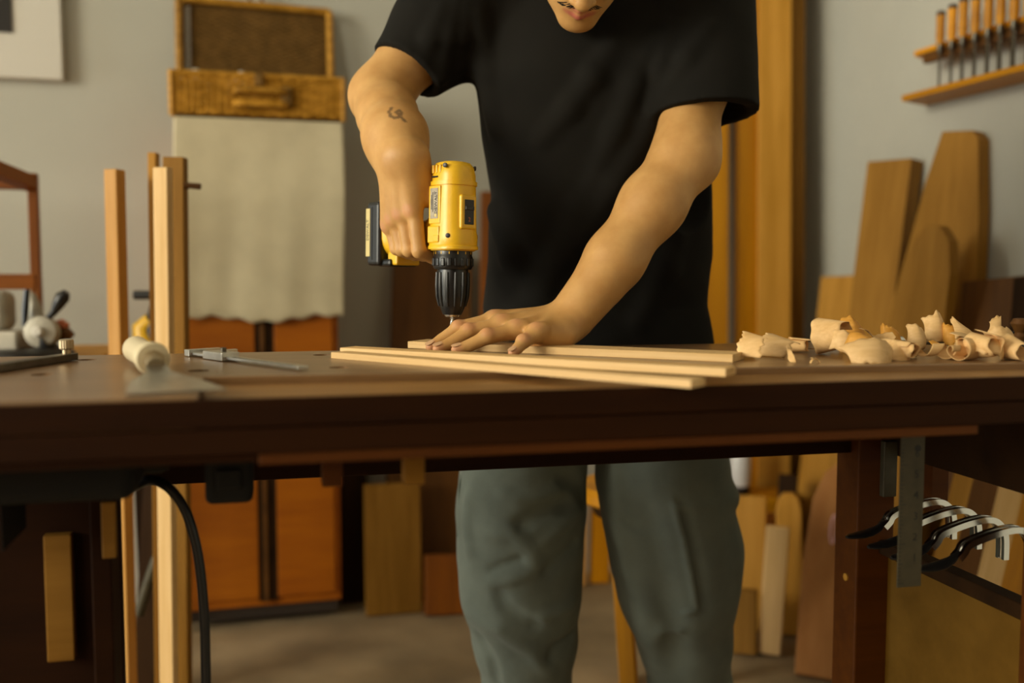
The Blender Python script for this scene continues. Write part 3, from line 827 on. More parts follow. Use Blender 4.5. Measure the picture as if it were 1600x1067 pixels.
# ------------------------------------------------------------------ tall planks in the corner
G2 = 'tall planks standing in the corner'
def tall(px0, px1, py_ref, Y, thick, mat, label, ztop=2.45, facing=(0, -1, 0), skew=0):
    a_ = at(px0, py_ref, Y); b_ = at(px1, py_ref, Y)
    c_ = (a_ + b_) / 2
    return board('tall_plank', (c_.x - skew, Y - 0.10, 0.003), (c_.x, Y + 0.05, ztop), (b_ - a_).x, thick, facing, mat, label, 'plank', G2)
tall(1096, 1132, 450, 3.20, 0.03, 'amber', 'tall orange plank just right of the black shirt')
tall(1146, 1180, 300, 3.24, 0.035, 'amber', 'tall amber plank between the orange and the pale plank', facing=(0.2, -1, 0))
tall(1181, 1231, 300, 3.22, 0.03, 'tan', 'widest pale tan plank in the corner', facing=(-0.1, -1, 0))
tall(1224, 1252, 300, 3.27, 0.03, 'oak', 'dark brown plank at the right of the tall planks')
tall(1040, 1093, 450, 3.20, 0.02, 'tan', 'tall plank mostly hidden behind the black shirt')

# ------------------------------------------------------------------ boards along the right wall
G3 = 'boards leaning on the right wall'
def leanR(px, py, foot, w, th, mat, label, offt, outline=None, facing=None, nm='leaning_board'):
    """foot: pixel of the foot on the floor"""
    T = onR(px, py, offt)
    F_ = onz(foot[0], foot[1], 0.004)
    return board(nm, F_, T, w, th, facing or (WRN * 0.95 + Vector((0, -0.30, 0.25))), mat, label, 'board', G3, outline)
leanR(1322, 432, (1266, 935), 0.17, 0.03, 'tan', 'short tan board at the left of the right-wall boards', 0.05)
leanR(1398, 252, (1310, 960), 0.15, 0.05, 'oak', 'thick square-topped brown board leaning on the right wall', 0.05)
leanR(1502, 206, (1405, 985), 0.34, 0.045, 'oak', 'tallest live-edge slab with a narrow blunt top on the right wall', 0.04,
      outline=[(0, -0.5), (0, 0.5), (0.4, 0.5), (0.62, 0.42), (0.78, 0.30), (0.90, 0.22), (1.0, 0.12), (1.0, -0.14), (0.985, -0.2), (0.85, -0.28), (0.7, -0.34), (0.5, -0.42), (0.25, -0.5)])
leanR(1460, 352, (1365, 1010), 0.20, 0.035, 'oak', 'round-shouldered shorter slab in front of the tallest slab', 0.20,
      outline=[(0, -0.5), (0, 0.5), (0.6, 0.48), (0.85, 0.36), (0.95, 0.24), (1.0, 0.05), (1.0, -0.14), (0.97, -0.3), (0.9, -0.38), (0.6, -0.44), (0.3, -0.5)])
leanR(1568, 436, (1520, 1095), 0.20, 0.03, 'walnut', 'dark brown board at the right edge behind the shavings', 0.05)
leanR(1655, 430, (1600, 1150), 0.20, 0.03, 'ebony', 'blackish board cut by the right edge of the picture', 0.05)

# pieces seen under the bench at the right
def floor_piece(px, foot_y, top_y, w_px, thick, mat, nm, label, lean_px=0, lean_y=0.03, facing=(-0.3, -0.95, 0), outline=None, group='offcuts standing on the floor under the bench'):
    F_ = onz(px, foot_y, 0.004)
    T = at(px + lean_px, top_y, F_.y + lean_y)
    w = w_px / FPX * F_.y
    return board(nm, F_, T, w, thick, facing, mat, label, 'offcut', group, outline, 0.004)
floor_piece(1202, 1020, 822, 36, 0.05, 'pine', 'offcut', 'pale squared offcut standing upright under the bench, tallest pale one', 14, 0.05)
floor_piece(1238, 990, 770, 40, 0.05, 'tan', 'offcut', 'tan offcut with a rounded top behind the pale squared one', -6, 0.05, outline=[(0, -0.5), (0, 0.5), (0.88, 0.5), (0.96, 0.4), (1, 0.2), (1, -0.2), (0.96, -0.4), (0.88, -0.5)])
floor_piece(1163, 1020, 920, 40, 0.05, 'oak', 'offcut', 'short stubby brown offcut next to the trouser leg')
floor_piece(1165, 985, 775, 60, 0.05, 'tan', 'offcut', 'wide tan offcut behind the stubby one', 4, 0.1)
floor_piece(1193, 975, 800, 22, 0.03, 'beech', 'offcut', 'thin curved pale offcut between two thicker offcuts', 8, 0.06)
floor_piece(1222, 960, 742, 30, 0.06, 'ebony', 'offcut', 'dark brown offcut behind the rounded one', 10, 0.1)  # dark brown piece at the back of the offcuts
floor_piece(1292, 1062, 722, 100, 0.035, 'slab', 'slab', 'broad pinkish slab leaning under the bench with chalk mark', 32, 0.25, facing=(-0.35, -0.9, 0.25), outline=[(0, -0.5), (0, 0.5), (0.5, 0.56), (0.8, 0.5), (0.93, 0.34), (1, 0.1), (1, -0.12), (0.92, -0.34), (0.6, -0.42), (0.3, -0.5)])
floor_piece(1345, 1052, 700, 70, 0.03, 'oak', 'slab', 'brown slab behind the bench leg', 60, 0.3, facing=(-0.3, -0.9, 0.2))
sl = bpy.data.objects['slab']
slw = sl.matrix_world
mk = MB(); Ls = (sl.data.vertices[0].co - sl.data.vertices[0].co).length
me_pts = []
LL = max(v.co.x for v in sl.data.vertices)
for k in range(21):
    t = 2 * math.pi * k / 20
    me_pts.append((LL * 0.66 + 0.038 * math.cos(t), 0.018 + 0.007 * math.sin(t), 0.0182))
mk.tube(me_pts, 0.0022, 5)
link('chalk_mark', mk.mesh('chalk_mark', None, True), 'chalk', sl)['label'] = 'pink chalk loop'
bt = thing('spray_can', 'white bottle with dark base on the offcuts behind the trouser leg', 'bottle', Vector((at(1156, 760, 3.02).x, 3.02, at(1156, 770, 3.02).z)))
MB().lathe([(0.0, 0.0), (0.030, 0.0), (0.030, 0.02), (0.030, 0.024)], None, 20).build('base', 'iron', bt, smooth=True)
MB().lathe([(0.0, 0.022), (0.029, 0.022), (0.032, 0.03), (0.032, 0.13), (0.02, 0.15), (0.012, 0.155), (0.012, 0.18), (0.0, 0.18)], None, 24).build('body', 'white_gloss', bt, smooth=True)
sd = thing('storage_box', 'low wooden box standing in the corner behind the offcuts', 'box', Vector((at(1180, 800, 3.02).x, 3.02, 0.0)))
bz = at(1156, 770, 3.02).z
for dx in (-0.11, 0.11): MB().box((dx, 0, bz / 2), (0.02, 0.16, bz)).build('side', 'oak', sd, bev=0.002)
for dy in (-0.072, 0.072): MB().box((0, dy, bz / 2), (0.2, 0.016, bz)).build('side', 'amber', sd, bev=0.002)
MB().box((0, 0, bz - 0.008), (0.2, 0.13, 0.014)).build('lid', 'amber', sd)
# boards seen between the end rail and the clamps
for k, (px, w, m, lab) in enumerate(((1497, 26, 'tan', 'pale narrow board seen right of the hanging post'), (1530, 42, 'walnut', 'dark board with knots seen above the clamps'), (1572, 40, 'pine', 'yellowish board seen above the clamps'), (1618, 46, 'amber', 'orange board cut by the right edge under the bench'))):
    Yk = 2.05
    T = at(px + 22, 690, Yk + 0.06); F_ = at(px - 30, 900, Yk - 0.10)
    d = (F_ - T); F_ = T + d * ((T.z - 0.004) / -d.z)
    T2 = T + (T - F_).normalized() * 0.02
    board('stacked_board', F_, T2, w / FPX * Yk, 0.025, (-0.2, -0.95, 0.2), m, lab, 'board', 'boards stacked behind the right end of the bench')

# ------------------------------------------------------------------ chisel rack on the right wall
ra = onR(1432, 160, 0.03); ra_t = onR(1436, 88, 0.03)
RM = frame(Vector((ra.x, ra.y, onR(1432, 165, 0.03).z)), x=WRD, z=(0, 0, 1))     # x toward the camera along the wall, y = z cross x (into the wall?) 
rackc = thing('chisel_rack', 'two-shelf wooden chisel rack on the right wall', 'rack', RM)
yin = 1.0 if (RM.to_3x3() @ Vector((0, 1, 0))).dot(WRN) < 0 else -1.0
RL = 0.62
zt = ra_t.z - RM.translation.z
def rackboard(nm, z, d0, mat, th=0.016, dd=0.07):
    pl = [(0.0, 0.03 * yin), (0.05, -d0 * yin), (RL, -d0 * yin), (RL, 0.03 * yin)]
    MB().prism(pl, z, z + th).build(nm, mat, rackc, bev=0.002)
rackboard('lower_shelf', 0.0, 0.085, 'amber')
rackboard('upper_shelf', zt - 0.012, 0.05, 'amber', 0.014)
MB().box((RL / 2 + 0.045, -0.045 * yin, zt - 0.026), (RL - 0.09, 0.014, 0.028)).build('upper_rail', 'walnut', rackc, bev=0.002)
ordn = ['first', 'second', 'third', 'fourth', 'fifth', 'sixth', 'seventh', 'eighth', 'ninth', 'tenth']
pxs = [1467, 1485, 1502, 1521, 1541, 1560, 1581, 1604, 1630, 1660]
for k, px in enumerate(pxs):
    Pw = onplane(px, 130, RM @ Vector((0, -0.068 * yin, 0)), WRN)
    q = RM.inverted() @ Pw
    if q.x > RL - 0.01: break
    ch = thing('chisel', 'wood-handled chisel in the wall rack, %s from the left end' % ordn[k], 'chisel', RM @ Matrix.Translation((q.x, -0.068 * yin, 0.017)), 'chisels in the wall rack')
    s_ = 1 + 0.02 * k
    hb = zt - 0.016 - 0.026
    MB().box((0, 0, hb / 2), (0.006 + 0.0012 * k, 0.004, hb)).build('blade', 'dark_steel', ch, bev=0.0008)
    MB().lathe([(0.004, hb - 0.01), (0.0085, hb), (0.0085, hb + 0.018)], None, 14).build('ferrule', 'dark_steel', ch, smooth=True)
    hh = 0.100 * s_ + 0.004 * (k % 3)
    MB().lathe([(0.0085, hb + 0.016), (0.011, hb + 0.035), (0.0105, hb + 0.07), (0.0115, hb + hh - 0.012), (0.0095, hb + hh)], None, 16).build('handle', 'amber', ch, smooth=True)
    MB().lathe([(0.0112, hb + hh - 0.012), (0.0112, hb + hh - 0.002), (0.008, hb + hh + 0.001)], None, 16).build('hoop', 'iron', ch, smooth=True)

# ------------------------------------------------------------------ stool behind the man, boards behind it
STX, STY = 0.30, 2.17
stl = thing('wooden_stool', 'orange wooden stool behind the man, seen between his trouser legs', 'stool', Vector((STX, STY, 0)))
MB().lathe([(0.0, 0.492), (0.148, 0.492), (0.158, 0.50), (0.158, 0.518), (0.148, 0.528), (0.0, 0.528)], None, 32).build('seat', 'amber', stl, smooth=True)
MB().lathe([(0.0, 0.462), (0.118, 0.462), (0.122, 0.470), (0.122, 0.4925), (0.0, 0.4925)], None, 28).build('seat_apron', 'ebony', stl, smooth=True)
for (tx, ty, fx, fy) in ((-0.075, -0.07, -0.045, -0.155), (0.08, -0.07, 0.15, -0.15), (-0.06, 0.09, -0.02, 0.17), (0.09, 0.09, 0.16, 0.16)):
    board('leg', Vector((STX + fx, STY + fy, 0.002)), Vector((STX + tx, STY + ty, 0.47)), 0.034, 0.034, (-0.3, -1, 0.1), 'amber', None, parent=stl)
lean('leaning_board', (909, 775), 908, 14, 0.10, 0.13, 0.02, 'beech', 'thin pale board far behind, seen between the trouser legs', G1)
lean('leaning_board', (938, 770), 937, 28, 0.08, 0.12, 0.02, 'amber', 'orange board far behind, seen between the trouser legs', G1)

# ------------------------------------------------------------------ wood strips on the bench
def strip(p_left, p_right, w, t, label, z=BZ):
    """front bottom edge from p_left to p_right, the width goes to the back"""
    a_ = Vector(p_left); b_ = Vector(p_right)
    d = (b_ - a_).normalized(); n = Vector((-d.y, d.x, 0))
    c0 = a_ + n * (w / 2) + Vector((0, 0, t / 2 + z - a_.z)); c1 = b_ + n * (w / 2) + Vector((0, 0, t / 2 + z - b_.z))
    return board('wood_strip', c0, c1, w, t, (0, 0, 1), 'pine', label, 'strip', 'pale strips on the bench', None, 0.0008)
strip(onz(637, 544, BZ), onz(1145, 566.5, BZ), 0.055, 0.0105, 'pale wood strip under the left palm, where the drill bit points')
strip(onz(517, 560, BZ), onz(1080, 607, BZ), 0.030, 0.0085, 'pale wood strip nearest the camera, overhanging the bench edge')
strip(onz(531, 553.5, BZ), onz(1134, 589, BZ), 0.034, 0.0095, 'pale wood strip lying just behind the nearest one')

# ------------------------------------------------------------------ hand tools on the bench, left
p0 = onz(113, 563, BZ); p1 = onz(4, 580, BZ)
d = (p1 - p0).normalized()
gm = frame(p0, x=d, z=(0, 0, 1))
gg = thing('marking_gauge', 'dark bar gauge with knurled brass screw at the left edge of the bench', 'gauge', gm)
L_ = (p1 - p0).length + 0.05
MB().box((L_ / 2, 0.0, 0.0055), (L_, 0.018, 0.009)).build('bar', 'dark_steel', gg, bev=0.001)
kx = 0.012
MB().lathe([(0.0055, 0.010), (0.0055, 0.0155)], Matrix.Translation((kx, 0.0, 0)), 16).build('collar', 'brass', gg, smooth=True)
mb = MB(); rr = []
for z, r in ((0.0155, 0.0078), (0.017, 0.0085), (0.027, 0.0085), (0.0285, 0.0075), (0.029, 0.004)):
    rr.append([((r + (0.0005 if i % 2 else 0)) * math.cos(2 * math.pi * i / 40) + kx, (r + (0.0005 if i % 2 else 0)) * math.sin(2 * math.pi * i / 40), z) for i in range(40)])
mb.loft(rr).build('knurled_knob', 'brass', gg)

hf = at(213, 541, 1.24); hn = at(240, 571, 1.10)
zf = BZ + 0.024; zn = BZ + 0.019
hf.z = zf; hn.z = zn
d = (hn - hf).normalized()
sc_m = frame(Vector((hf.x, hf.y, BZ)), x=Vector((d.x, d.y, 0)), z=(0, 0, 1))
scr = thing('scraper', 'wide steel scraper with a cream wooden handle lying at the bench edge', 'scraper', sc_m)
hl = (hn - hf).length
mb = MB(); rr = []
for t, r in ((-0.02, 0.004), (-0.016, 0.012), (0.0, 0.0165), (0.3, 0.0155), (0.6, 0.0155), (0.85, 0.0180), (0.97, 0.0190), (1.0, 0.0175), (1.005, 0.010)):
    rr.append([(t * hl, r * math.cos(q), 0.0200 + r * math.sin(q)) for q in [2 * math.pi * k / 24 for k in range(24)]])
mb.loft(rr).build('handle', 'handle_cream', scr, smooth=True)
MB().lathe([(0.011, 0), (0.010, 0.022)], frame((hl * 0.99, 0, 0.0195), x=(0, 1, 0), z=(1, 0, -0.3)), 18).build('ferrule', 'brass', scr, smooth=True)
mb = MB(); rr = []
endl = hl + 0.165
for x, w, z in ((hl + 0.012, 0.010, 0.016), (hl + 0.04, 0.013, 0.008), (hl + 0.075, 0.031, 0.004), (hl + 0.12, 0.041, 0.002), (endl, 0.046, 0.0008)):
    rr.append([(x, -w, z), (x, w, z), (x, w, z + 0.0016), (x, -w, z + 0.0016)])
mb.loft(rr).build('blade', 'steel', scr, smooth=True)

c0 = onz(303, 556.5, BZ); c1 = onz(474, 580, BZ)
cm = frame(c0, x=c1 - c0, z=(0, 0, 1))
cal = thing('caliper', 'steel vernier caliper lying flat on the bench', 'caliper', cm)
cl = (c1 - c0).length
MB().box((cl / 2, 0, 0.0045), (cl, 0.015, 0.0035)).build('beam', 'steel', cal, bev=0.0005)
MB().prism([(-0.004, -0.012), (0.010, -0.012), (0.010, 0.012), (0.004, 0.038), (-0.004, 0.040)], 0.001, 0.010).build('fixed_jaw', 'steel', cal, bev=0.0006)
MB().prism([(0.052, -0.013), (0.105, -0.013), (0.105, 0.012), (0.066, 0.012), (0.060, 0.034), (0.052, 0.036)], 0.001, 0.0115).build('sliding_jaw', 'steel', cal, bev=0.0006)
MB().lathe([(0.004, 0.0115), (0.004, 0.0165), (0.003, 0.0170)], Matrix.Translation((0.085, 0, 0)), 14).build('lock_screw', 'dark_steel', cal, smooth=True)
mb = MB()
for k in range(60): mb.box((0.12 + k * 0.0025, -0.0045, 0.0063), (0.0004, 0.004 if k % 5 else 0.006, 0.0002))
o = mb.build('scale_marks', 'ink', cal); o['kind'] = 'stuff'

# dark plane iron and a small chisel lying behind the shavings
pi = thing('bench_chisel', 'small chisel with a bright ferrule lying among the shavings', 'chisel', frame(onz(1400, 548, BZ) + Vector((0, 0, 0)), x=(0.95, 0.2, 0), z=(0, 0, 1)))
MB().lathe([(0.006, -0.085), (0.011, -0.08), (0.0115, -0.04), (0.009, -0.012)], frame((0, 0, 0.0118), x=(0, 1, 0), z=(1, 0, 0)), 18).build('handle', 'tan', pi, smooth=True)
MB().lathe([(0.0095, -0.013), (0.010, -0.004), (0.010, 0.008), (0.007, 0.012)], frame((0, 0, 0.0118), x=(0, 1, 0), z=(1, 0, 0)), 18).build('ferrule', 'chrome', pi, smooth=True)
MB().box((0.072, 0, 0.0105), (0.13, 0.012, 0.004)).build('blade', 'dark_steel', pi, bev=0.0006)
hp = thing('hand_plane', 'dark iron bench plane behind the shavings at the right edge', 'plane', frame(onz(1655, 538, BZ), x=(0.97, 0.24, 0), z=(0, 0, 1)))
MB().prism([(-0.11, -0.028), (0.11, -0.028), (0.12, 0), (0.11, 0.028), (-0.11, 0.028)], 0.0005, 0.006).build('sole', 'iron', hp, bev=0.001)
for s in (-1, 1):
    MB().prism([(-0.09, 0.005), (0.1, 0.005), (0.05, 0.026), (-0.02, 0.036), (-0.06, 0.022)], -0.0015, 0.0015, frame((0, s * 0.0265, 0), x=(1, 0, 0), z=(0, -1, 0))).build('cheek', 'iron', hp)
MB().lathe([(0.008, 0.005), (0.010, 0.014), (0.007, 0.020), (0.014, 0.034), (0.010, 0.042), (0.0, 0.043)], Matrix.Translation((-0.075, 0, 0)), 18).build('front_knob', 'walnut', hp, smooth=True)
MB().tube([(0.06, 0, 0.006), (0.068, 0, 0.03), (0.062, 0, 0.055), (0.075, 0, 0.075)], [0.012, 0.010, 0.010, 0.008], 12).build('tote', 'walnut', hp, smooth=True)
MB().box((0.01, 0, 0.03), (0.004, 0.044, 0.07), Matrix.Rotation(0.7, 4, 'Y')).build('iron', 'dark_steel', hp, bev=0.0006)

# ------------------------------------------------------------------ shavings: each a thin curled sheet of its own
def shaving(px, py, kind, wid, r0, turns, mat, label, yaw=0.0, pitch=0.0, roll=0.0, flare=0.3, grow=1.3, length=0.06, z=BZ, lift=0.0, seed=0):
    P = onz(px, py, z)
    rs = random.Random(int(px * 7 + py * 13) % 9999 + seed)
    ph = rs.uniform(0, 6.28)
    n, m = 44, 8
    vs = []
    for i in range(n + 1):
        t = i / n
        edge0 = 0.10 * math.sin(t * 13 + ph) + 0.06 * math.sin(t * 29 + 2 * ph)
        edge1 = 0.10 * math.sin(t * 11 + 1.7 + ph) + 0.06 * math.sin(t * 33 + ph)
        for k in range(m + 1):
            v = (k / m) * (1 + edge1 * 0.5) + (1 - k / m) * edge0 * 0.5
            if kind == 'roll':            # rolled sheet, flaring like a cone
                a_ = t * turns * 2 * math.pi + ph * 0.2
                r = r0 * (1 + (grow - 1) * t) * (1 + flare * (v - 0.5)) * (1 + 0.05 * math.sin(3 * a_ + ph))
                p = Vector((r * math.cos(a_), (v - 0.5) * wid + 0.006 * t * math.sin(ph), r * math.sin(a_)))
            elif kind == 'spiral':        # conical helix
                a_ = t * turns * 2 * math.pi
                r = r0 * (0.25 + 0.75 * t)
                p = Vector(((r * (1 - 0.15 * v)) * math.cos(a_), length * (t - 0.5) + (v - 0.5) * wid * (0.5 + 0.5 * t), r * math.sin(a_)))
            elif kind == 'chip':          # short bent scrap standing up, pointed or torn
                a_ = (t - 0.5) * turns * 2 * math.pi
                tp = 1.0 - 0.75 * abs(t - 0.5 - 0.2 * math.sin(ph)) * v
                r = r0 * (1 - flare * v)
                bend = 0.35 * wid * v * v
                p = Vector((r * math.sin(a_) * (1.0 + 0.2 * v), r * (1 - math.cos(a_)) + bend, v * wid * tp))
            elif kind == 'wave':
                p = Vector((length * (t - 0.5), (v - 0.5) * wid * (0.55 + 0.45 * math.sin(math.pi * t)), r0 * (0.5 + 0.5 * math.sin(t * turns * 2 * math.pi + ph * 0.3)) + 0.006 * (v - 0.5) * math.sin(t * 5 + ph)))
            vs.append(p)
    fs = [(i * (m + 1) + k, i * (m + 1) + k + 1, (i + 1) * (m + 1) + k + 1, (i + 1) * (m + 1) + k) for i in range(n) for k in range(m)]
    R = Matrix.Rotation(yaw, 4, 'Z') @ Matrix.Rotation(pitch, 4, 'Y') @ Matrix.Rotation(roll, 4, 'X')
    vs = [R @ v for v in vs]
    zmin = min(v.z for v in vs)
    mb = MB(); mb.add([v - Vector((0, 0, zmin - 0.0006 - lift)) + P for v in vs], fs)
    me_o = mb.build('wood_shaving', mat, smooth=True)
    sm = me_o.modifiers.new('thick', 'SOLIDIFY'); sm.thickness = 0.0005; sm.offset = 0
    return tag(me_o, label, 'shaving', 'wood shavings on the bench')
S = shaving
S(1182, 560, 'roll', 0.032, 0.026, 0.22, 'shaving', 'flat arched shaving resting on the end of the rear strip', 0.75, -0.75, 0.1, 0.2, 1.2, lift=0.003)
S(1224, 557, 'roll', 0.040, 0.020, 0.38, 'shaving', 'pale folded shaving just right of the strip end', 0.8, -0.6, 0.1, 0.4, 1.2)
S(1243, 551, 'roll', 0.028, 0.008, 1.2, 'shaving', 'small pale roll right of the folded shaving', 1.2, 0, 0, 0.2, 1.3)
S(1303, 555, 'roll', 0.040, 0.019, 0.85, 'shaving', 'large pale rolled shaving with an open end, leftmost of the heap', 0.75, 0.1, -0.1, 0.35, 1.25)
S(1331, 559, 'chip', 0.030, 0.022, 0.5, 'shaving', 'crumpled pale shaving between the big roll and the amber one', 0.3, 0.2, 0.2, 0.2)
S(1344, 548, 'chip', 0.044, 0.022, 0.40, 'shaving_amber', 'amber shaving standing upright at the left of the heap', 0.5, 0.1, 0.1, 0.1)
S(1352, 561, 'roll', 0.034, 0.012, 1.0, 'shaving_amber', 'dark amber curl under the upright amber shaving', 0.5, 0.5, 0.2, 0.5, 1.4)
S(1394, 550, 'chip', 0.038, 0.014, 0.45, 'shaving_amber', 'orange pointed shaving in the middle of the heap', -0.4, -0.2, 0.1, 0.3)
S(1368, 579, 'chip', 0.042, 0.030, 0.32, 'shaving', 'fan-shaped pale shaving hanging over the step at front', 0.1, 0.15, -0.25, -0.3, z=lipz)
S(1394, 574, 'chip', 0.030, 0.016, 0.5, 'shaving', 'small torn scrap beside the fan-shaped shaving', -0.6, 0.3, -0.2, 0.1, z=lipz)
S(1409, 562, 'roll', 0.044, 0.009, 1.4, 'shaving', 'long thin roll beside the bright ferrule', 0.55, 0, 0, 0.3, 1.4)
S(1366, 552, 'wave', 0.026, 0.016, 0.9, 'shaving', 'pale twisted shaving behind the amber curls', 0.1, 0.1, 0.4, length=0.05, lift=0.010)
S(1321, 549, 'chip', 0.030, 0.016, 0.5, 'shaving_amber', 'small yellowish scrap behind the large roll', 0.9, 0.1, 0.1, 0.2)
S(1441, 550, 'chip', 0.032, 0.015, 0.55, 'shaving', 'pinkish curled shaving with dark edge, left of the right heap', 0.5, 0.3, 0.1, 0.1)
S(1427, 560, 'chip', 0.020, 0.010, 0.6, 'shaving', 'small square scrap at the foot of the right heap', 0.2, 0, 0, 0.0)
S(1470, 547, 'chip', 0.046, 0.016, 0.55, 'shaving', 'tallest pale shaving standing in the right heap', 0.3, 0.1, 0.05, 0.2, lift=0.006)
S(1488, 548, 'chip', 0.034, 0.014, 0.5, 'shaving_amber', 'amber-edged scrap beside the tallest shaving', -0.5, -0.2, 0.1, 0.3, lift=0.004)
S(1512, 549, 'chip', 0.040, 0.040, 0.16, 'shaving', 'broad triangular shaving leaning on the right heap', 0.3, 0.1, -0.5, 0.6, lift=0.014)
S(1462, 562, 'spiral', 0.024, 0.014, 2.3, 'shaving', 'long conical spiral shaving pointing left', -1.35, 0.05, 0, length=0.085)
S(1506, 563, 'spiral', 0.034, 0.020, 1.6, 'shaving', 'wide spiral shaving beside the long conical one', -1.1, 0, 0, length=0.045)
S(1535, 563, 'roll', 0.036, 0.013, 1.1, 'shaving', 'loose roll near the right edge of the bench', 0.4, 0.1, 0, 0.4, 1.35)
S(1556, 565, 'chip', 0.034, 0.024, 0.4, 'shaving', 'crumpled shaving near the right edge', 0.2, 0.3, -0.2, 0.1)
S(1553, 549, 'chip', 0.046, 0.012, 0.45, 'shaving', 'slender shaving sticking up at the right of the heap', 0.4, 0.55, 0.1, 0.4, lift=0.004)
S(1585, 563, 'roll', 0.030, 0.012, 0.9, 'shaving', 'curl at the far right edge of the picture', 0.3, 0, 0.2, 0.4, 1.4)
S(1530, 551, 'wave', 0.036, 0.014, 0.8, 'shaving', 'long wavy shaving lying across the back of the right heap', 0.2, 0, 0.35, length=0.09, lift=0.005)
S(1480, 554, 'wave', 0.030, 0.012, 0.9, 'shaving_amber', 'yellowish shaving at the bottom of the right heap', 0.3, 0, 0.4, length=0.06)
S(1574, 553, 'chip', 0.036, 0.022, 0.35, 'shaving', 'pale scrap at the back right of the heap', 0.1, -0.2, 0.2, 0.2)
S(1236, 576, 'wave', 0.006, 0.010, 0.6, 'shaving', 'thin strand dangling over the step near the strip end', -1.3, 0.5, 0, length=0.036, z=lipz)
S(1274, 578, 'roll', 0.004, 0.006, 1.3, 'shaving', 'tiny loop of shaving on the front lip', 0.3, 0, 0, 0, 1.3, z=lipz)

# ------------------------------------------------------------------ cordless drill
DA = at(706, 540, 1.485); DA.z = BZ + 0.0105
DU = Vector((0.69, -0.72, 0)).normalized()                     # dorsal side of the tool
DM = frame(DA, x=DU, z=(0.012, 0.02, 1)) @ Matrix.Diagonal((1, 1, 0.965, 1))
dr = thing('cordless_drill', 'yellow and black cordless drill held upright over the strip', 'drill', DM)
# bit: twisted flutes
mb = MB(); rr = []
for i in range(41):
    z = -0.004 + i * 0.0013; a_ = i * 0.42
    rr.append([(0.0032 * math.cos(q + a_) * (0.55 + 0.45 * abs(math.cos(q))), 0.0032 * math.sin(q + a_) * (0.55 + 0.45 * abs(math.cos(q))), z) for q in [2 * math.pi * k / 12 for k in range(12)]])
mb.loft(rr).build('bit', 'steel', dr, smooth=True)
chk = MB().lathe([(0.011, 0.0425), (0.014, 0.043), (0.017, 0.050), (0.0205, 0.060), (0.0225, 0.074), (0.0235, 0.092), (0.0235, 0.108), (0.0228, 0.1135)], None, 40).build('chuck', 'black_plastic', dr, smooth=True)
MB().lathe([(0.004, 0.038), (0.0105, 0.0395), (0.0125, 0.0435), (0.0125, 0.046)], None, 24).build('nose_ring', 'chrome', chk, smooth=True)
for k in range(12):
    a_ = 2 * math.pi * k / 12
    R = Matrix.Rotation(a_, 4, 'Z')
    MB().tube([R @ Vector((0.0198, 0, 0.056)), R @ Vector((0.0228, 0, 0.070)), R @ Vector((0.0238, 0, 0.088)), R @ Vector((0.0238, 0, 0.108))], [0.0015, 0.0025, 0.0027, 0.002], 8).build('grip_rib', 'black_plastic', chk, smooth=True)
clu = MB().lathe([(0.0225, 0.112), (0.0270, 0.1125), (0.0292, 0.116), (0.0295, 0.132), (0.0285, 0.1335), (0.0285, 0.1415), (0.027, 0.142)], None, 44).build('clutch_ring', 'black_plastic', dr, smooth=True)
for k in range(18):
    R = Matrix.Rotation(2 * math.pi * (k + 0.5) / 18, 4, 'Z')
    MB().box((0.0292, 0, 0.1235), (0.0035, 0.0058, 0.0125), R).build('grip_rib', 'black_plastic', clu, bev=0.0012)
for k in range(14):
    R = Matrix.Rotation(2 * math.pi * k / 14, 4, 'Z')
    MB().box((0.0286, 0, 0.1375), (0.0006, 0.0012, 0.004), R).build('torque_mark', 'yellow_plastic', clu)
# shell
prof = [(0.1405, 0.0285, 0.0285, 0), (0.1415, 0.0325, 0.0305, 0), (0.150, 0.0350, 0.0325, 0), (0.164, 0.0352, 0.0325, 0), (0.170, 0.0335, 0.0315, 0), (0.190, 0.0325, 0.0310, 0), (0.215, 0.0320, 0.0305, 0), (0.232, 0.0318, 0.0300, 0), (0.256, 0.0310, 0.0290, 0), (0.268, 0.0290, 0.0272, -0.001), (0.2745, 0.0245, 0.0235, -0.002), (0.2770, 0.017, 0.017, -0.003), (0.2775, 0.006, 0.006, -0.003)]
rr = [superell(a_, b_, 2.5, 40, z, cx) for z, a_, b_, cx in prof]
shell = MB().loft(rr).build('body_shell', 'yellow_plastic', dr, smooth=True)
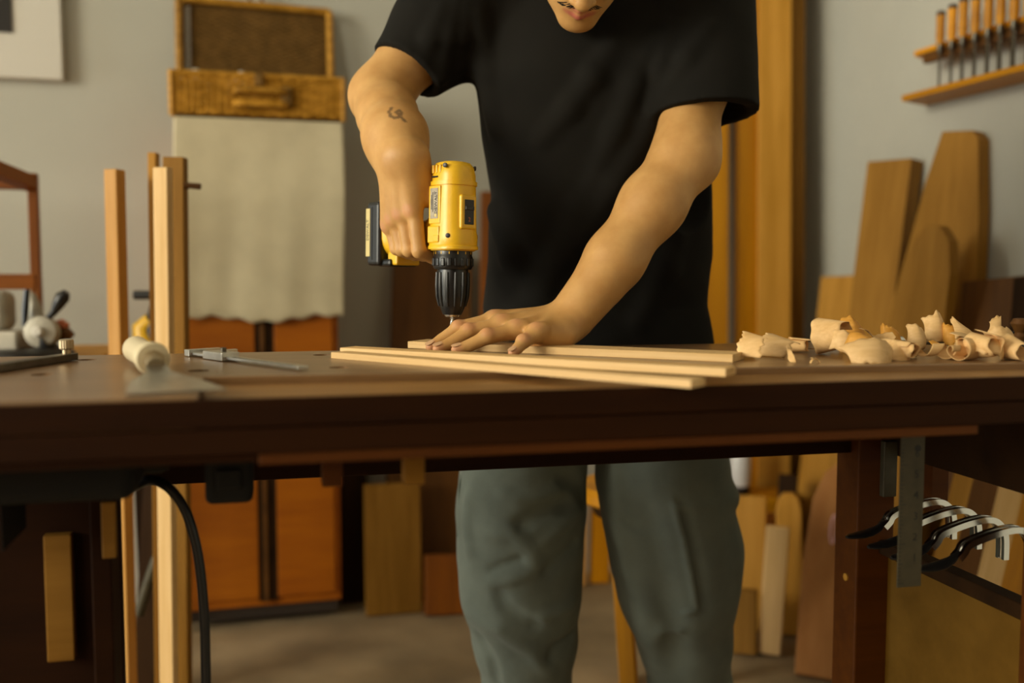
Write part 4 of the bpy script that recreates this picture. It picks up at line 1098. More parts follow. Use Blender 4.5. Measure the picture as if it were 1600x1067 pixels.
# band, collar flange, panels
MB().loft([superell(a_, b_, 2.5, 40, z) for z, a_, b_ in ((0.2395, 0.031, 0.029), (0.240, 0.0335, 0.0315), (0.246, 0.0335, 0.0315), (0.2465, 0.031, 0.029))]).build('band', 'yellow_plastic', shell, smooth=True)
MB().loft([superell(a_, b_, 2.5, 40, z) for z, a_, b_ in ((0.1425, 0.033, 0.031), (0.143, 0.0365, 0.0335), (0.1475, 0.0365, 0.0335), (0.149, 0.035, 0.0325))]).build('front_flange', 'yellow_plastic', shell, smooth=True)
for s in (-1, 1):
    # side panels: raised frame, name plate, vents, lower pad
    MB().box((-0.006, s * 0.0300, 0.210), (0.026, 0.004, 0.058)).build('side_panel', 'yellow_plastic', shell, bev=0.0015)
    pl = MB().box((-0.006, s * 0.0322, 0.212), (0.0175, 0.001, 0.046)).build('name_plate', 'grey_label', shell, bev=0.0003)
    MB().box((-0.007, s * 0.0315, 0.165), (0.026, 0.004, 0.026)).build('lower_pad', 'yellow_plastic', shell, bev=0.002)
    MB().box((0.0, s * 0.0333, 0.159), (0.012, 0.002, 0.010)).build('lower_pad', 'yellow_plastic', shell, bev=0.001)
    MB().box((-0.008, s * 0.0292, 0.2525), (0.013, 0.0022, 0.0022)).build('vent_slot', 'black_matte', shell)
    for k in range(3):
        MB().box((-0.014 + k * 0.008, s * 0.0275, 0.2640), (0.0042, 0.004, 0.013), Matrix.Rotation(0.0, 4, 'Z')).build('vent_rib', 'yellow_plastic', shell, bev=0.0012)
    MB().lathe([(0.0036, 0.0), (0.0036, 0.002), (0.0025, 0.0024)], frame((0.0135, s * 0.0278, 0.2685), z=(0.35, s, 0)), 14).build('screw', 'iron', shell, smooth=True)
    MB().lathe([(0.0036, 0.0), (0.0036, 0.002), (0.0025, 0.0024)], frame((0.0205, s * 0.0272, 0.163), z=(0.6, s, 0)), 14).build('screw', 'iron', shell, smooth=True)
    me = text_mesh('DEWALT', 0.0085, 0.0001); o = link('lettering', me, 'ink', pl)
    o.matrix_local = frame((-0.0015, s * 0.0329, 0.213), x=(0, 0, 1.0 * -s), z=(0, s, 0))
    for k, (xx, w) in enumerate(((-0.0085, 0.030), (-0.0115, 0.022))):
        MB().box((xx, s * 0.0328, 0.214), (0.0012, 0.0004, w)).build('print_line', 'ink', pl)
    MB().lathe([(0.0028, 0), (0.0028, 0.0004)], frame((-0.002, s * 0.0327, 0.194), z=(0, s, 0)), 16).build('seal', 'yellow_label', pl)
# gear selector on the dorsal side
MB().box((0.0315, 0, 0.199), (0.008, 0.030, 0.052)).build('selector_frame', 'yellow_plastic', shell, bev=0.003, bseg=3)
sel = MB().box((0.0345, 0, 0.199), (0.0032, 0.0185, 0.038)).build('selector_slide', 'black_plastic', shell, bev=0.0012)
MB().box((0.0365, 0, 0.205), (0.003, 0.0165, 0.006)).build('thumb_ridge', 'black_plastic', sel, bev=0.0008)
me = text_mesh('2', 0.009, 0.0001); o = link('lettering', me, 'orange_plastic', sel); o.matrix_local = frame((0.0362, 0.0, 0.1875), x=(0, 1, 0), z=(1, 0, 0))
# grip going away from the dorsal side
def ell_x(x, hy, hz, zc, n=2.6, seg=28):
    return [(x, p[0], zc + p[1]) for p in [(q[0], q[1]) for q in superell(hy, hz, n, seg)]]
GZ = 0.166
MB().loft([ell_x(-0.012, 0.027, 0.040, 0.185), ell_x(-0.030, 0.0215, 0.031, 0.174), ell_x(-0.050, 0.0180, 0.0235, 0.168), ell_x(-0.080, 0.0175, 0.0225, GZ), ell_x(-0.102, 0.0185, 0.0250, 0.164), ell_x(-0.116, 0.0240, 0.0330, 0.168), ell_x(-0.126, 0.0290, 0.0400, 0.172), ell_x(-0.139, 0.0300, 0.0415, 0.174)]).build('grip', 'yellow_plastic', dr, smooth=True)
MB().box((-0.040, 0, 0.147), (0.018, 0.016, 0.018)).build('trigger', 'black_plastic', dr, bev=0.004, bseg=3)
bat = MB().box((-0.1545, 0, 0.170), (0.034, 0.070, 0.104)).build('battery_pack', 'black_plastic', dr, bev=0.006, bseg=3)
MB().box((-0.136, 0, 0.123), (0.036, 0.056, 0.012)).build('battery_toe', 'black_plastic', bat, bev=0.004)
MB().box((-0.119, 0.0, 0.1300), (0.024, 0.046, 0.022)).build('release_tab', 'yellow_plastic', bat, bev=0.003)
for s in (-1, 1):
    MB().box((-0.1565, s * 0.0352, 0.170), (0.0025, 0.001, 0.086)).build('groove', 'iron', bat)
    lb_ = MB().box((-0.1660, s * 0.0351, 0.172), (0.0105, 0.0016, 0.078)).build('battery_label', 'yellow_label', bat, bev=0.0003)
    me = text_mesh('DEWALT', 0.0085, 0.0001); o = link('lettering', me, 'ink', lb_)
    o.matrix_local = frame((-0.166, s * 0.0361, 0.176), x=(0, 0, -s), z=(0, s, 0))

# ------------------------------------------------------------------ smooth bodies: distance fields meshed by surface nets
def V3(p): return np.array([p[0], p[1], p[2]], dtype=np.float64)
def smin(a, b, k):
    if k <= 0: return np.minimum(a, b)
    h = np.maximum(k - np.abs(a - b), 0.0) / k
    return np.minimum(a, b) - h * h * k * 0.25
class RC:   # round cone between a and b
    def __init__(s, a, b, r1, r2, k=0.01, sub=False):
        s.a = V3(a); s.b = V3(b); s.r1 = r1; s.r2 = r2; s.k = k; s.sub = sub
        s.c = (s.a + s.b) / 2; s.R = np.linalg.norm(s.b - s.a) / 2 + max(r1, r2)
        s.ba = s.b - s.a; s.l2 = max(1e-12, float(s.ba @ s.ba))
    def d(s, p):
        pa = p - s.a
        h = np.clip((pa @ s.ba) / s.l2, 0, 1)
        return np.linalg.norm(pa - h[:, None] * s.ba, axis=1) - (s.r1 + (s.r2 - s.r1) * h)
class EL:   # ellipsoid with axes
    def __init__(s, c, r, M=None, k=0.01, sub=False):
        s.c = V3(c); s.r = np.array(r, dtype=np.float64); s.k = k; s.sub = sub
        s.M = np.eye(3) if M is None else np.array(M)      # rows = local axes
        s.R = float(max(r))
    def d(s, p):
        q = (p - s.c) @ s.M.T
        k0 = np.linalg.norm(q / s.r, axis=1)
        k1 = np.linalg.norm(q / (s.r * s.r), axis=1)
        return np.where(k1 > 1e-9, k0 * (k0 - 1.0) / np.maximum(k1, 1e-9), -s.r.min())
class FN:   # arbitrary field with a bounding sphere
    def __init__(s, fn, c, R, k=0.01, sub=False):
        s.fn = fn; s.c = V3(c); s.R = R; s.k = k; s.sub = sub
    def d(s, p): return s.fn(p)
def field(prims, p):
    D = np.full(len(p), 1.0)
    for q in prims:
        if q.sub: D = -smin(-D, q.d(p), q.k)
        else: D = smin(D, q.d(p), q.k)
    return D
def mesh_field(prims, vox, post=None, lo=None, hi=None, smooth_it=1):
    n = 12
    if lo is None:
        lo = np.min([q.c - q.R for q in prims if not q.sub], axis=0) - 0.01
        hi = np.max([q.c + q.R for q in prims if not q.sub], axis=0) + 0.01
    nb = np.ceil((hi - lo) / (vox * n)).astype(int)
    half = vox * (n + 2) / 2 * math.sqrt(3)
    PC = np.array([q.c for q in prims]); PR = np.array([q.R for q in prims])
    kmax = max(q.k for q in prims)
    g = np.arange(-1, n + 1)
    GX, GY, GZ_ = np.meshgrid(g, g, g, indexing='ij')
    G = np.stack([GX.ravel(), GY.ravel(), GZ_.ravel()], 1)
    S_ = 1 << 20
    keysA = []; posA = []; facesA = []
    corner = [(i, j, k) for i in (0, 1) for j in (0, 1) for k in (0, 1)]
    edges = [(a_, b_) for a_ in corner for b_ in corner if sum(b_) - sum(a_) == 1 and sum(abs(x - y) for x, y in zip(a_, b_)) == 1]
    dirs = ((1, 0, 0), (0, 1, 0), (0, 0, 1))
    for bi in range(nb[0]):
        for bj in range(nb[1]):
            for bk_ in range(nb[2]):
                i0 = np.array([bi, bj, bk_]) * n
                c = lo + (i0 + n / 2 - 0.5) * vox
                near = np.linalg.norm(PC - c, axis=1) - PR < half * 2 + kmax
                if not near.any(): continue
                sel_ = [prims[t] for t in np.nonzero(near)[0]]
                dc = field(sel_, c[None, :])[0]
                if abs(dc) > half * 1.1 + (0.012 if post else 0.0): continue
                P = lo + (G + i0) * vox
                D = field(sel_, P)
                if post is not None: D = post(P, D)
                F = D.reshape(n + 2, n + 2, n + 2)
                ins = F < 0
                if ins.all() or not ins.any(): continue
                m = n + 1
                cnt = np.zeros((m, m, m), int)
                for (i, j, k) in corner: cnt += ins[i:i + m, j:j + m, k:k + m]
                act = (cnt > 0) & (cnt < 8)
                ci = np.argwhere(act)
                acc = np.zeros((len(ci), 3)); num = np.zeros(len(ci))
                for a_, b_ in edges:
                    va = F[ci[:, 0] + a_[0], ci[:, 1] + a_[1], ci[:, 2] + a_[2]]
                    vb = F[ci[:, 0] + b_[0], ci[:, 1] + b_[1], ci[:, 2] + b_[2]]
                    x = (va < 0) != (vb < 0)
                    t = np.where(x, va / np.where(x, va - vb, 1.0), 0.0)
                    pt = np.array(a_)[None, :] + t[:, None] * (np.array(b_) - np.array(a_))[None, :]
                    acc += np.where(x[:, None], pt, 0); num += x
                loc = acc / num[:, None]
                gi = ci + i0 - 1
                posA.append(lo + (gi + loc) * vox)
                keysA.append(((gi[:, 0] + 8) * S_ + (gi[:, 1] + 8)) * S_ + gi[:, 2] + 8)
                for ax in range(3):
                    e = dirs[ax]
                    A_ = ins[1:n + 1, 1:n + 1, 1:n + 1]
                    B_ = ins[1 + e[0]:n + 1 + e[0], 1 + e[1]:n + 1 + e[1], 1 + e[2]:n + 1 + e[2]]
                    s_ = np.argwhere(A_ != B_)
                    if not len(s_): continue
                    flip = A_[s_[:, 0], s_[:, 1], s_[:, 2]]
                    gs = s_ + i0
                    u = np.array(dirs[(ax + 1) % 3]); w = np.array(dirs[(ax + 2) % 3])
                    quad = [gs - u - w, gs - w, gs, gs - u]
                    kk = np.stack([((q[:, 0] + 8) * S_ + (q[:, 1] + 8)) * S_ + q[:, 2] + 8 for q in quad], 1)
                    kk = np.where(flip[:, None], kk, kk[:, ::-1])
                    facesA.append(kk)
    keys = np.concatenate(keysA); pos = np.concatenate(posA); fk = np.concatenate(facesA)
    uk, idx = np.unique(keys, return_index=True)
    V = pos[idx]
    fi = np.searchsorted(uk, fk)
    ok = (fi < len(uk)).all(1)
    fi = np.minimum(fi, len(uk) - 1)
    ok &= (uk[fi] == fk).all(1)
    fi = fi[ok]
    for it in range(smooth_it):
        acc = np.zeros_like(V); num = np.zeros(len(V))
        for q in range(4):
            a_, b_ = fi[:, q], fi[:, (q + 1) % 4]
            np.add.at(acc, a_, V[b_]); np.add.at(num, a_, 1)
            np.add.at(acc, b_, V[a_]); np.add.at(num, b_, 1)
        V = 0.5 * V + 0.5 * acc / np.maximum(num, 1)[:, None]
    return V, fi
def field_object(name, V, F, mat, parent, origin):
    me = bpy.data.meshes.new(name)
    me.from_pydata((V - V3(origin)).tolist(), [], F.tolist())
    me.polygons.foreach_set('use_smooth', [True] * len(me.polygons))
    me.update()
    return link(name, me, mat, parent)
def wob(p, s, seed=0.0):
    """cheap smooth noise, about -1..1"""
    x, y, z = p[:, 0] / s + seed, p[:, 1] / s + seed * 1.7, p[:, 2] / s - seed * 0.6
    return 0.5 * (np.sin(x * 1.7 + 1.3 * np.sin(y * 1.1 + z * 0.9)) * np.cos(z * 1.3 + 0.8 * np.sin(x * 0.9)) + np.sin(y * 1.9 + 1.1 * np.sin(z * 1.4)) * np.cos(x * 0.8 + z * 0.7))

# ------------------------------------------------------------------ the man: joints
RS = at(742, -38, 1.76); RE = at(594, 150, 1.67); RW = at(630, 247, 1.50)
LS = at(1103, -36, 1.76); LE = at(1070, 246, 1.58); LWr = at(897, 498, 1.485)
NB = Vector((0.145, 1.745, 1.49)); CHST = Vector((0.145, 1.745, 1.32)); WST = Vector((0.145, 1.775, 1.05)); PEL = Vector((0.15, 1.79, 0.90))
# head
pit = math.radians(62); yawh = math.radians(-7)
HF = Vector((math.sin(yawh) * math.cos(pit) , -math.cos(yawh) * math.cos(pit), -math.sin(pit))).normalized()
HS = Vector((1, 0.12, 0.06)); HS = (HS - HF * HS.dot(HF)).normalized()      # toward image right
HU = HS.cross(HF) * -1.0
if HU.z < 0: HU = -HU
HM = np.array([list(HS), list(HF), list(HU)])
chin = at(899, 50, 1.59)
HC = chin - (HF * 0.088 - HU * 0.112)
def hd_(s, f, u): return HC + HS * s + HF * f + HU * u
body = [
    RC(PEL, WST, 0.12, 0.105, 0.05), RC(WST, CHST + Vector((0, 0.02, 0)), 0.105, 0.105, 0.05),
    RC(CHST + Vector((-0.07, 0.03, 0.03)), CHST + Vector((0.07, 0.03, 0.03)), 0.095, 0.095, 0.05),
    RC(NB + Vector((0, 0, -0.05)), RS + Vector((0.03, 0, -0.01)), 0.07, 0.055, 0.05), RC(NB + Vector((0, 0, -0.05)), LS + Vector((-0.03, 0, -0.01)), 0.07, 0.055, 0.05),
    RC(NB, HC + HU * 0.02 - HF * 0.05, 0.056, 0.05, 0.02),
    # arms
    RC(RS, RE.lerp(RS, 0.35), 0.056, 0.047, 0.03), RC(RE.lerp(RS, 0.35), RE, 0.047, 0.042, 0.04),
    RC(RE, RE.lerp(RW, 0.35), 0.042, 0.043, 0.045), RC(RE.lerp(RW, 0.35), RE.lerp(RW, 0.7), 0.043, 0.036, 0.03), RC(RE.lerp(RW, 0.7), RW, 0.036, 0.027, 0.03),
    RC(LS, LE.lerp(LS, 0.4), 0.056, 0.055, 0.03), RC(LE.lerp(LS, 0.4), LE, 0.055, 0.045, 0.03),
    RC(LE, LE.lerp(LWr, 0.30), 0.045, 0.047, 0.04), RC(LE.lerp(LWr, 0.30), LE.lerp(LWr, 0.65), 0.047, 0.041, 0.03), RC(LE.lerp(LWr, 0.65), LWr, 0.041, 0.030, 0.03),
    RC(at(1094, 232, 1.62), at(1090, 258, 1.60), 0.022, 0.020, 0.04),
]
# legs and feet inside the trousers
RHp = Vector((0.04, 1.79, 0.86)); LHp = Vector((0.25, 1.79, 0.86))
RK = at(812, 900, 1.76); LK = at(1060, 900, 1.78)
RA = at(825, 1067, 1.83); LA = at(1085, 1067, 1.85)
RA = RK + (RA - RK) * ((RK.z - 0.09) / (RK.z - RA.z)); LA = LK + (LA - LK) * ((LK.z - 0.09) / (LK.z - LA.z))
RA.y = 1.86; LA.y = 1.87
body += [RC(RHp, RK, 0.085, 0.058, 0.03), RC(RK, RA, 0.055, 0.040, 0.02), RC(LHp, LK, 0.085, 0.058, 0.03), RC(LK, LA, 0.055, 0.040, 0.02)]
for A_ in (RA, LA): body.append(RC(A_ + Vector((0, 0.02, -0.045)), A_ + Vector((0, -0.15, -0.05)), 0.04, 0.033, 0.03))
# head detail
body += [
    EL(hd_(0, -0.012, 0.028), (0.076, 0.094, 0.090), HM, 0.02),
    EL(hd_(0, 0.030, -0.030), (0.060, 0.060, 0.075), HM, 0.03),
    RC(hd_(-0.045, 0.010, -0.062), hd_(-0.012, 0.068, -0.098), 0.024, 0.017, 0.03), RC(hd_(0.045, 0.010, -0.062), hd_(0.012, 0.068, -0.098), 0.024, 0.017, 0.03),
    EL(hd_(0, 0.071, -0.098), (0.021, 0.017, 0.016), HM, 0.02),
    EL(hd_(0, 0.070, -0.060), (0.030, 0.020, 0.026), HM, 0.02),
    RC(hd_(0, 0.088, 0.018), hd_(0, 0.106, -0.024), 0.009, 0.012, 0.012), EL(hd_(0, 0.110, -0.027), (0.012, 0.010, 0.010), HM, 0.008),
    EL(hd_(-0.013, 0.098, -0.031), (0.008, 0.010, 0.008), HM, 0.006), EL(hd_(0.013, 0.098, -0.031), (0.008, 0.010, 0.008), HM, 0.006),
    RC(hd_(-0.034, 0.082, 0.032), hd_(-0.012, 0.092, 0.030), 0.008, 0.008, 0.012), RC(hd_(0.034, 0.082, 0.032), hd_(0.012, 0.092, 0.030), 0.008, 0.008, 0.012),
    EL(hd_(-0.045, 0.062, -0.022), (0.020, 0.018, 0.018), HM, 0.02), EL(hd_(0.045, 0.062, -0.022), (0.020, 0.018, 0.018), HM, 0.02),
    EL(hd_(-0.032, 0.084, 0.013), (0.012, 0.010, 0.009), HM, 0.006), EL(hd_(0.032, 0.084, 0.013), (0.012, 0.010, 0.009), HM, 0.006),
    RC(hd_(-0.019, 0.083, -0.0585), hd_(0, 0.0925, -0.0555), 0.0042, 0.0062, 0.005), RC(hd_(0.019, 0.083, -0.0585), hd_(0, 0.0925, -0.0555), 0.0042, 0.0062, 0.005),
    RC(hd_(-0.016, 0.082, -0.066), hd_(0, 0.0900, -0.0685), 0.0050, 0.0088, 0.004), RC(hd_(0.016, 0.082, -0.066), hd_(0, 0.0900, -0.0685), 0.0050, 0.0088, 0.004),
    EL(hd_(-0.080, -0.012, 0.0), (0.008, 0.018, 0.030), HM, 0.01), EL(hd_(0.080, -0.012, 0.0), (0.008, 0.018, 0.030), HM, 0.01),
]
# left hand (flat on the strips, fingers toward image left)
def T_(px, py, z): return onz(px, py, z)
l_mcp = [at(772, 501, 1.475), at(783, 508, 1.450), at(806, 516, 1.425), at(838, 521, 1.405)]
l_pip = [at(717, 513, 1.455), at(733, 518, 1.435), at(762, 526, 1.405), at(818, 534, 1.385)]
l_dip = [at(690, 531, 1.448), at(704, 537, 1.425), at(733, 540, 1.400), at(808, 545, 1.375)]
l_tip = [at(673, 542, 1.440), at(684, 545, 1.415), at(713, 546, 1.395), at(801, 551, 1.368)]
l_r = [(0.0130, 0.0110, 0.0092, 0.0078), (0.0130, 0.0112, 0.0096, 0.0080), (0.0125, 0.0108, 0.0090, 0.0076), (0.0115, 0.0095, 0.0080, 0.0068)]
def lw_(px, py, Y): return at(px, py, Y)
carp = [LWr + Vector((-0.012, 0.018, -0.004)), LWr + Vector((-0.014, 0.008, -0.004)), LWr + Vector((-0.014, -0.006, -0.008)), LWr + Vector((-0.012, -0.020, -0.016))]
hand = [RC(LE.lerp(LWr, 0.8), LWr + Vector((-0.02, 0, -0.006)), 0.034, 0.027, 0.02)]
for k in range(4):
    hand.append(RC(carp[k], l_mcp[k], 0.021, 0.0135, 0.016))
hand.append(RC(at(880, 525, 1.445), at(845, 528, 1.43), 0.018, 0.013, 0.016))         # heel of the hand
hand.append(RC(LWr + Vector((-0.01, 0.012, -0.014)), at(830, 512, 1.50), 0.020, 0.017, 0.016))  # ball of the thumb
hand.append(RC(at(830, 512, 1.50), at(795, 521, 1.525), 0.016, 0.012, 0.010))
hand.append(RC(at(795, 521, 1.525), at(770, 527, 1.53), 0.0115, 0.0095, 0.004))
for k in range(4):
    r = l_r[k]
    hand.append(RC(LWr + Vector((-0.035, 0.012 - 0.008 * k, 0.012 - 0.004 * k)), l_mcp[k] + Vector((0.012, 0, 0.0085)), 0.004, 0.0048, 0.010))
    hand.append(RC(l_mcp[k], l_pip[k], r[0] * 0.97, r[1], 0.005))
    hand.append(EL(l_mcp[k] + Vector((0, 0, 0.0035)), (0.010, 0.010, 0.0095), None, 0.014))
    hand.append(RC(l_pip[k], l_dip[k], r[1], r[2], 0.003))
    hand.append(EL(l_pip[k] + Vector((-0.001, 0, 0.002)), (r[1] * 1.04, r[1] * 1.04, r[1]), None, 0.004))
    hand.append(RC(l_dip[k], l_tip[k], r[2], r[3], 0.002))
# right hand around the grip; s along the grip away from the body, side = toward the camera, h = up
HDv = -DU; SRv = Vector((-DU.y, DU.x, 0)) * -1.0
if SRv.y > 0: SRv = -SRv
def G_(s, side, h): return Vector((DA.x, DA.y, DA.z + GZ)) + HDv * s + SRv * side + Vector((0, 0, h))
r_mcp = [G_(0.044, 0.034, 0.030), G_(0.067, 0.036, 0.026), G_(0.089, 0.034, 0.019), G_(0.108, 0.031, 0.009)]
r_pip = [G_(0.037, 0.032, -0.030), G_(0.062, 0.031, -0.028), G_(0.083, 0.029, -0.027), G_(0.100, 0.027, -0.026)]
r_dip = [G_(0.036, 0.006, -0.040), G_(0.062, 0.003, -0.036), G_(0.083, 0.002, -0.035), G_(0.101, 0.002, -0.034)]
r_tip = [G_(0.036, -0.014, -0.034), G_(0.062, -0.020, -0.026), G_(0.083, -0.020, -0.024), G_(0.100, -0.018, -0.022)]
rr_ = [(0.0130, 0.0112, 0.0095, 0.0080), (0.0130, 0.0115, 0.0098, 0.0082), (0.0125, 0.0110, 0.0095, 0.0080), (0.0110, 0.0095, 0.0082, 0.0070)]
hand2 = [RC(RE.lerp(RW, 0.7), RW, 0.034, 0.026, 0.04), RC(RE.lerp(RW, 0.65), (r_mcp[1] + r_mcp[2]) * 0.5 + SRv * -0.012, 0.034, 0.016, 0.04)]
c2 = [RW + SRv * 0.0 + HDv * -0.020, RW + SRv * 0.006 + HDv * -0.006, RW + SRv * 0.004 + HDv * 0.008, RW + HDv * 0.022]
for k in range(4):
    hand2.append(RC(c2[k], r_mcp[k], 0.0165, 0.0130, 0.022))
hand2.append(RC(RW + Vector((0, 0, -0.01)) - SRv * 0.01, G_(0.085, 0.018, 0.035), 0.019, 0.015, 0.016))
th0 = RW + HDv * -0.018 - SRv * 0.012; th1 = G_(0.040, 0.010, 0.052); th2 = G_(0.032, -0.022, 0.036); th3 = G_(0.040, -0.034, 0.008); th4 = G_(0.048, -0.034, -0.010)
hand2 += [RC(th0, th1, 0.016, 0.015, 0.014), RC(th1, th2, 0.015, 0.012, 0.006), RC(th2, th3, 0.012, 0.0105, 0.004), RC(th3, th4, 0.0105, 0.008, 0.003)]
for k in range(4):
    r = rr_[k]
    hand2.append(RC(c2[k].lerp(r_mcp[k], 0.25) + SRv * 0.013, r_mcp[k] + SRv * 0.0095 + Vector((0, 0, 0.010)), 0.004, 0.0048, 0.010))
    hand2.append(RC(r_mcp[k], r_pip[k], r[0] * 0.92, r[1] * 0.97, 0.0035))
    hand2.append(EL(r_mcp[k] + SRv * 0.0045, (0.0112, 0.0112, 0.0118), None, 0.006))
    hand2.append(RC(r_pip[k], r_dip[k], r[1], r[2], 0.003))
    hand2.append(RC(r_dip[k], r_tip[k], r[2], r[3], 0.002))
allbody = body + hand + hand2
man_o = Vector((0.15, 1.80, 0.0))
man = thing('person', 'person in a black T-shirt and grey work trousers, bending over the drill', 'person', man_o)
Vb, Fb = mesh_field(allbody, 0.0026, smooth_it=1)
bo_ = field_object('body', Vb, Fb, 'skin', man, man_o)
# tint attribute: red = lips, green = tattoo and stubble, blue = knuckles and fingertips
tint = np.zeros((len(Vb), 4)); tint[:, 3] = 1
def near_pts(V, pts, rad):
    dmin = np.full(len(V), 9.0)
    for q in pts: dmin = np.minimum(dmin, np.linalg.norm(V - V3(q), axis=1))
    return np.clip((rad - dmin) / (rad * 0.4), 0, 1)
for (u0, f0, u1, f1, rd) in ((-0.0585, 0.083, -0.0555, 0.0945, 0.0075), (-0.066, 0.082, -0.0690, 0.094, 0.0100)):
    for s in (-1, 1):
        pts = [hd_(s * 0.018, f0, u0).lerp(hd_(0, f1, u1), t / 6) for t in range(7)]
        tint[:, 0] = np.maximum(tint[:, 0], near_pts(Vb, pts, rd))
tat = []
for px, py in ((612, 168), (608, 174), (610, 181), (617, 184), (624, 182), (628, 176), (624, 172), (619, 175), (630, 186), (634, 190)):
    # project on the arm surface
    d_ = ray(px, py); d_n = d_ / d_.y
    t0_ = 1.5
    for _ in range(60):
        P_ = CO + d_n * t0_
        dd = field(allbody, V3(P_)[None, :])[0]
        if dd < 0.0006: break
        t0_ += max(dd * 0.8, 0.0004)
    tat.append(P_)
tt = []
for i in range(len(tat) - 1):
    for q in range(4): tt.append(tat[i].lerp(tat[i + 1], q / 4))
tint[:, 1] = np.maximum(tint[:, 1], 0.7 * near_pts(Vb, tt, 0.0034))
kn = l_pip + r_pip
tint[:, 2] = np.maximum(tint[:, 2], 0.45 * near_pts(Vb, [p + Vector((0, -0.004, 0.008)) for p in l_pip + l_mcp] + [p + SRv * 0.012 for p in r_mcp], 0.013))
tint[:, 2] = np.maximum(tint[:, 2], 0.6 * near_pts(Vb, l_tip, 0.013))
at_ = bo_.data.color_attributes.new('tint', 'FLOAT_COLOR', 'POINT')
at_.data.foreach_set('color', tint.astype(np.float32).ravel())
# nails
def nail(p, fwd, up, w, l):
    M = frame(p, x=fwd, z=up)
    mb = MB(); rr = []
    for x, ww in ((-1.0, 0.55), (-0.8, 0.85), (0, 1.0), (0.6, 0.9), (1.0, 0.55)):
        rr.append([(x * l, ww * w * yv, 0.0012 * (1 - yv * yv) + zz) for yv, zz in ((-1, 0), (-0.5, 0), (0, 0), (0.5, 0), (1, 0), (0.5, -0.0015), (0, -0.0015), (-0.5, -0.0015))])
    mb.loft(rr, True, M)
    mb.build('fingernail', 'nail', man, world=True, smooth=True)
for k in range(4):
    f = (l_tip[k] - l_dip[k]).normalized(); upv = Vector((-0.15, -0.35, 0.92)); upv = (upv - f * upv.dot(f)).normalized()
    nail(l_tip[k] - f * 0.001 + upv * (l_r[k][3] - 0.0004), f, upv, l_r[k][3] * 0.72, 0.0068)
# hair, brows, moustache
hair_p = [EL(hd_(0, -0.018, 0.040), (0.083, 0.100, 0.090), HM, 0.01), EL(hd_(0, 0.10, -0.01), (0.085, 0.075, 0.085), HM, 0.01, True), RC(hd_(-0.06, 0.03, -0.06), hd_(0.06, 0.03, -0.06), 0.06, 0.06, 0.01, True)]
Vh, Fh = mesh_field(hair_p, 0.0035, lambda P, D: D + 0.0025 * wob(P, 0.008))
field_object('hair', Vh, Fh, 'hair', man, man_o)
def strands(nm, pts_fn, n):
    mb = MB()
    for i in range(n):
        a_, b_ = pts_fn(i / n)
        mb.tube([a_, a_.lerp(b_, 0.6) + HF * 0.0006, b_], [0.0006, 0.0005, 0.0002], 4)
    mb.build(nm, 'hair', man, world=True, smooth=True)
face_p = [q for q in allbody if np.linalg.norm(q.c - V3(hd_(0, 0.08, 0))) - q.R < 0.05]
def surf(s, f, u):
    """drop a face point onto the skin along the face normal"""
    p = hd_(s, f + 0.03, u); dirv = -HF; t = 0
    for _ in range(50):
        q = p + dirv * t
        dd = field(face_p, V3(q)[None, :])[0]
        if dd < 0.0003: break
        t += max(dd * 0.8, 0.0003)
    return q
def stache(t):
    s = random.uniform(0.004, 0.031) * (1 if random.random() < 0.5 else -1)
    u = -0.0465 - abs(s) * 0.22 + random.uniform(-0.0045, 0.0035)
    a_ = surf(s, 0.09, u); b_ = surf(s + 0.006 * (1 if s > 0 else -1), 0.09, u - 0.004)
    return a_ - HF * 0.0005, b_ + HF * 0.001
strands('moustache', stache, 70)
def browf(t):
    s = random.uniform(0.012, 0.045) * (1 if random.random() < 0.5 else -1)
    a_ = surf(s, 0.09, 0.036 + random.uniform(-0.003, 0.003)); b_ = surf(s + 0.006 * (1 if s > 0 else -1), 0.09, 0.037)
    return a_ - HF * 0.0005, b_ + HF * 0.001
strands('eyebrows', browf, 90)

# ------------------------------------------------------------------ T-shirt
prof_z = np.array([0.78, 0.87, 0.935, 1.02, 1.13, 1.22, 1.32, 1.40, 1.46, 1.50, 1.53])
prof_l = np.array([-0.058, -0.050, -0.053, -0.044, -0.037, -0.050, -0.063, -0.055, -0.02, 0.03, 0.10])
prof_r = np.array([0.360, 0.357, 0.346, 0.352, 0.347, 0.342, 0.345, 0.345, 0.31, 0.26, 0.19])
prof_y = np.array([1.775, 1.775, 1.775, 1.77, 1.76, 1.755, 1.75, 1.75, 1.75, 1.75, 1.75])
prof_b = np.array([0.150, 0.145, 0.140, 0.140, 0.145, 0.148, 0.145, 0.13, 0.105, 0.085, 0.05])
def torso(p):
    z = p[:, 2]
    l = np.interp(z, prof_z, prof_l); r = np.interp(z, prof_z, prof_r); y = np.interp(z, prof_z, prof_y); b = np.interp(z, prof_z, prof_b)
    a = (r - l) / 2; cx = (r + l) / 2
    n = 2.4
    q = (np.abs((p[:, 0] - cx) / a) ** n + np.abs((p[:, 1] - y) / b) ** n) ** (1 / n)
    d = (q - 1) * np.minimum(a, b)
    return np.maximum(np.maximum(d, z - 1.53), 0.79 - z) * 0.9
shirt = [FN(torso, (0.15, 1.76, 1.15), 0.48, 0.03)]
so1 = at(634, 110, 1.685)
ax1 = V3((so1 - RS).normalized()); o1 = V3(so1)
ax2 = V3(Vector((0.04, -0.12, -1)).normalized())
def cut_cone(a_, b_, r1, r2, o_, ax, k):
    q = RC(a_, b_, r1, r2)
    return FN(lambda p: np.maximum(q.d(p), (p - o_) @ ax), q.c, q.R, k)
shirt.append(cut_cone(at(752, -8, 1.75), so1 + (so1 - at(752, -8, 1.75)).normalized() * 0.03, 0.105, 0.059, o1, ax1, 0.03))
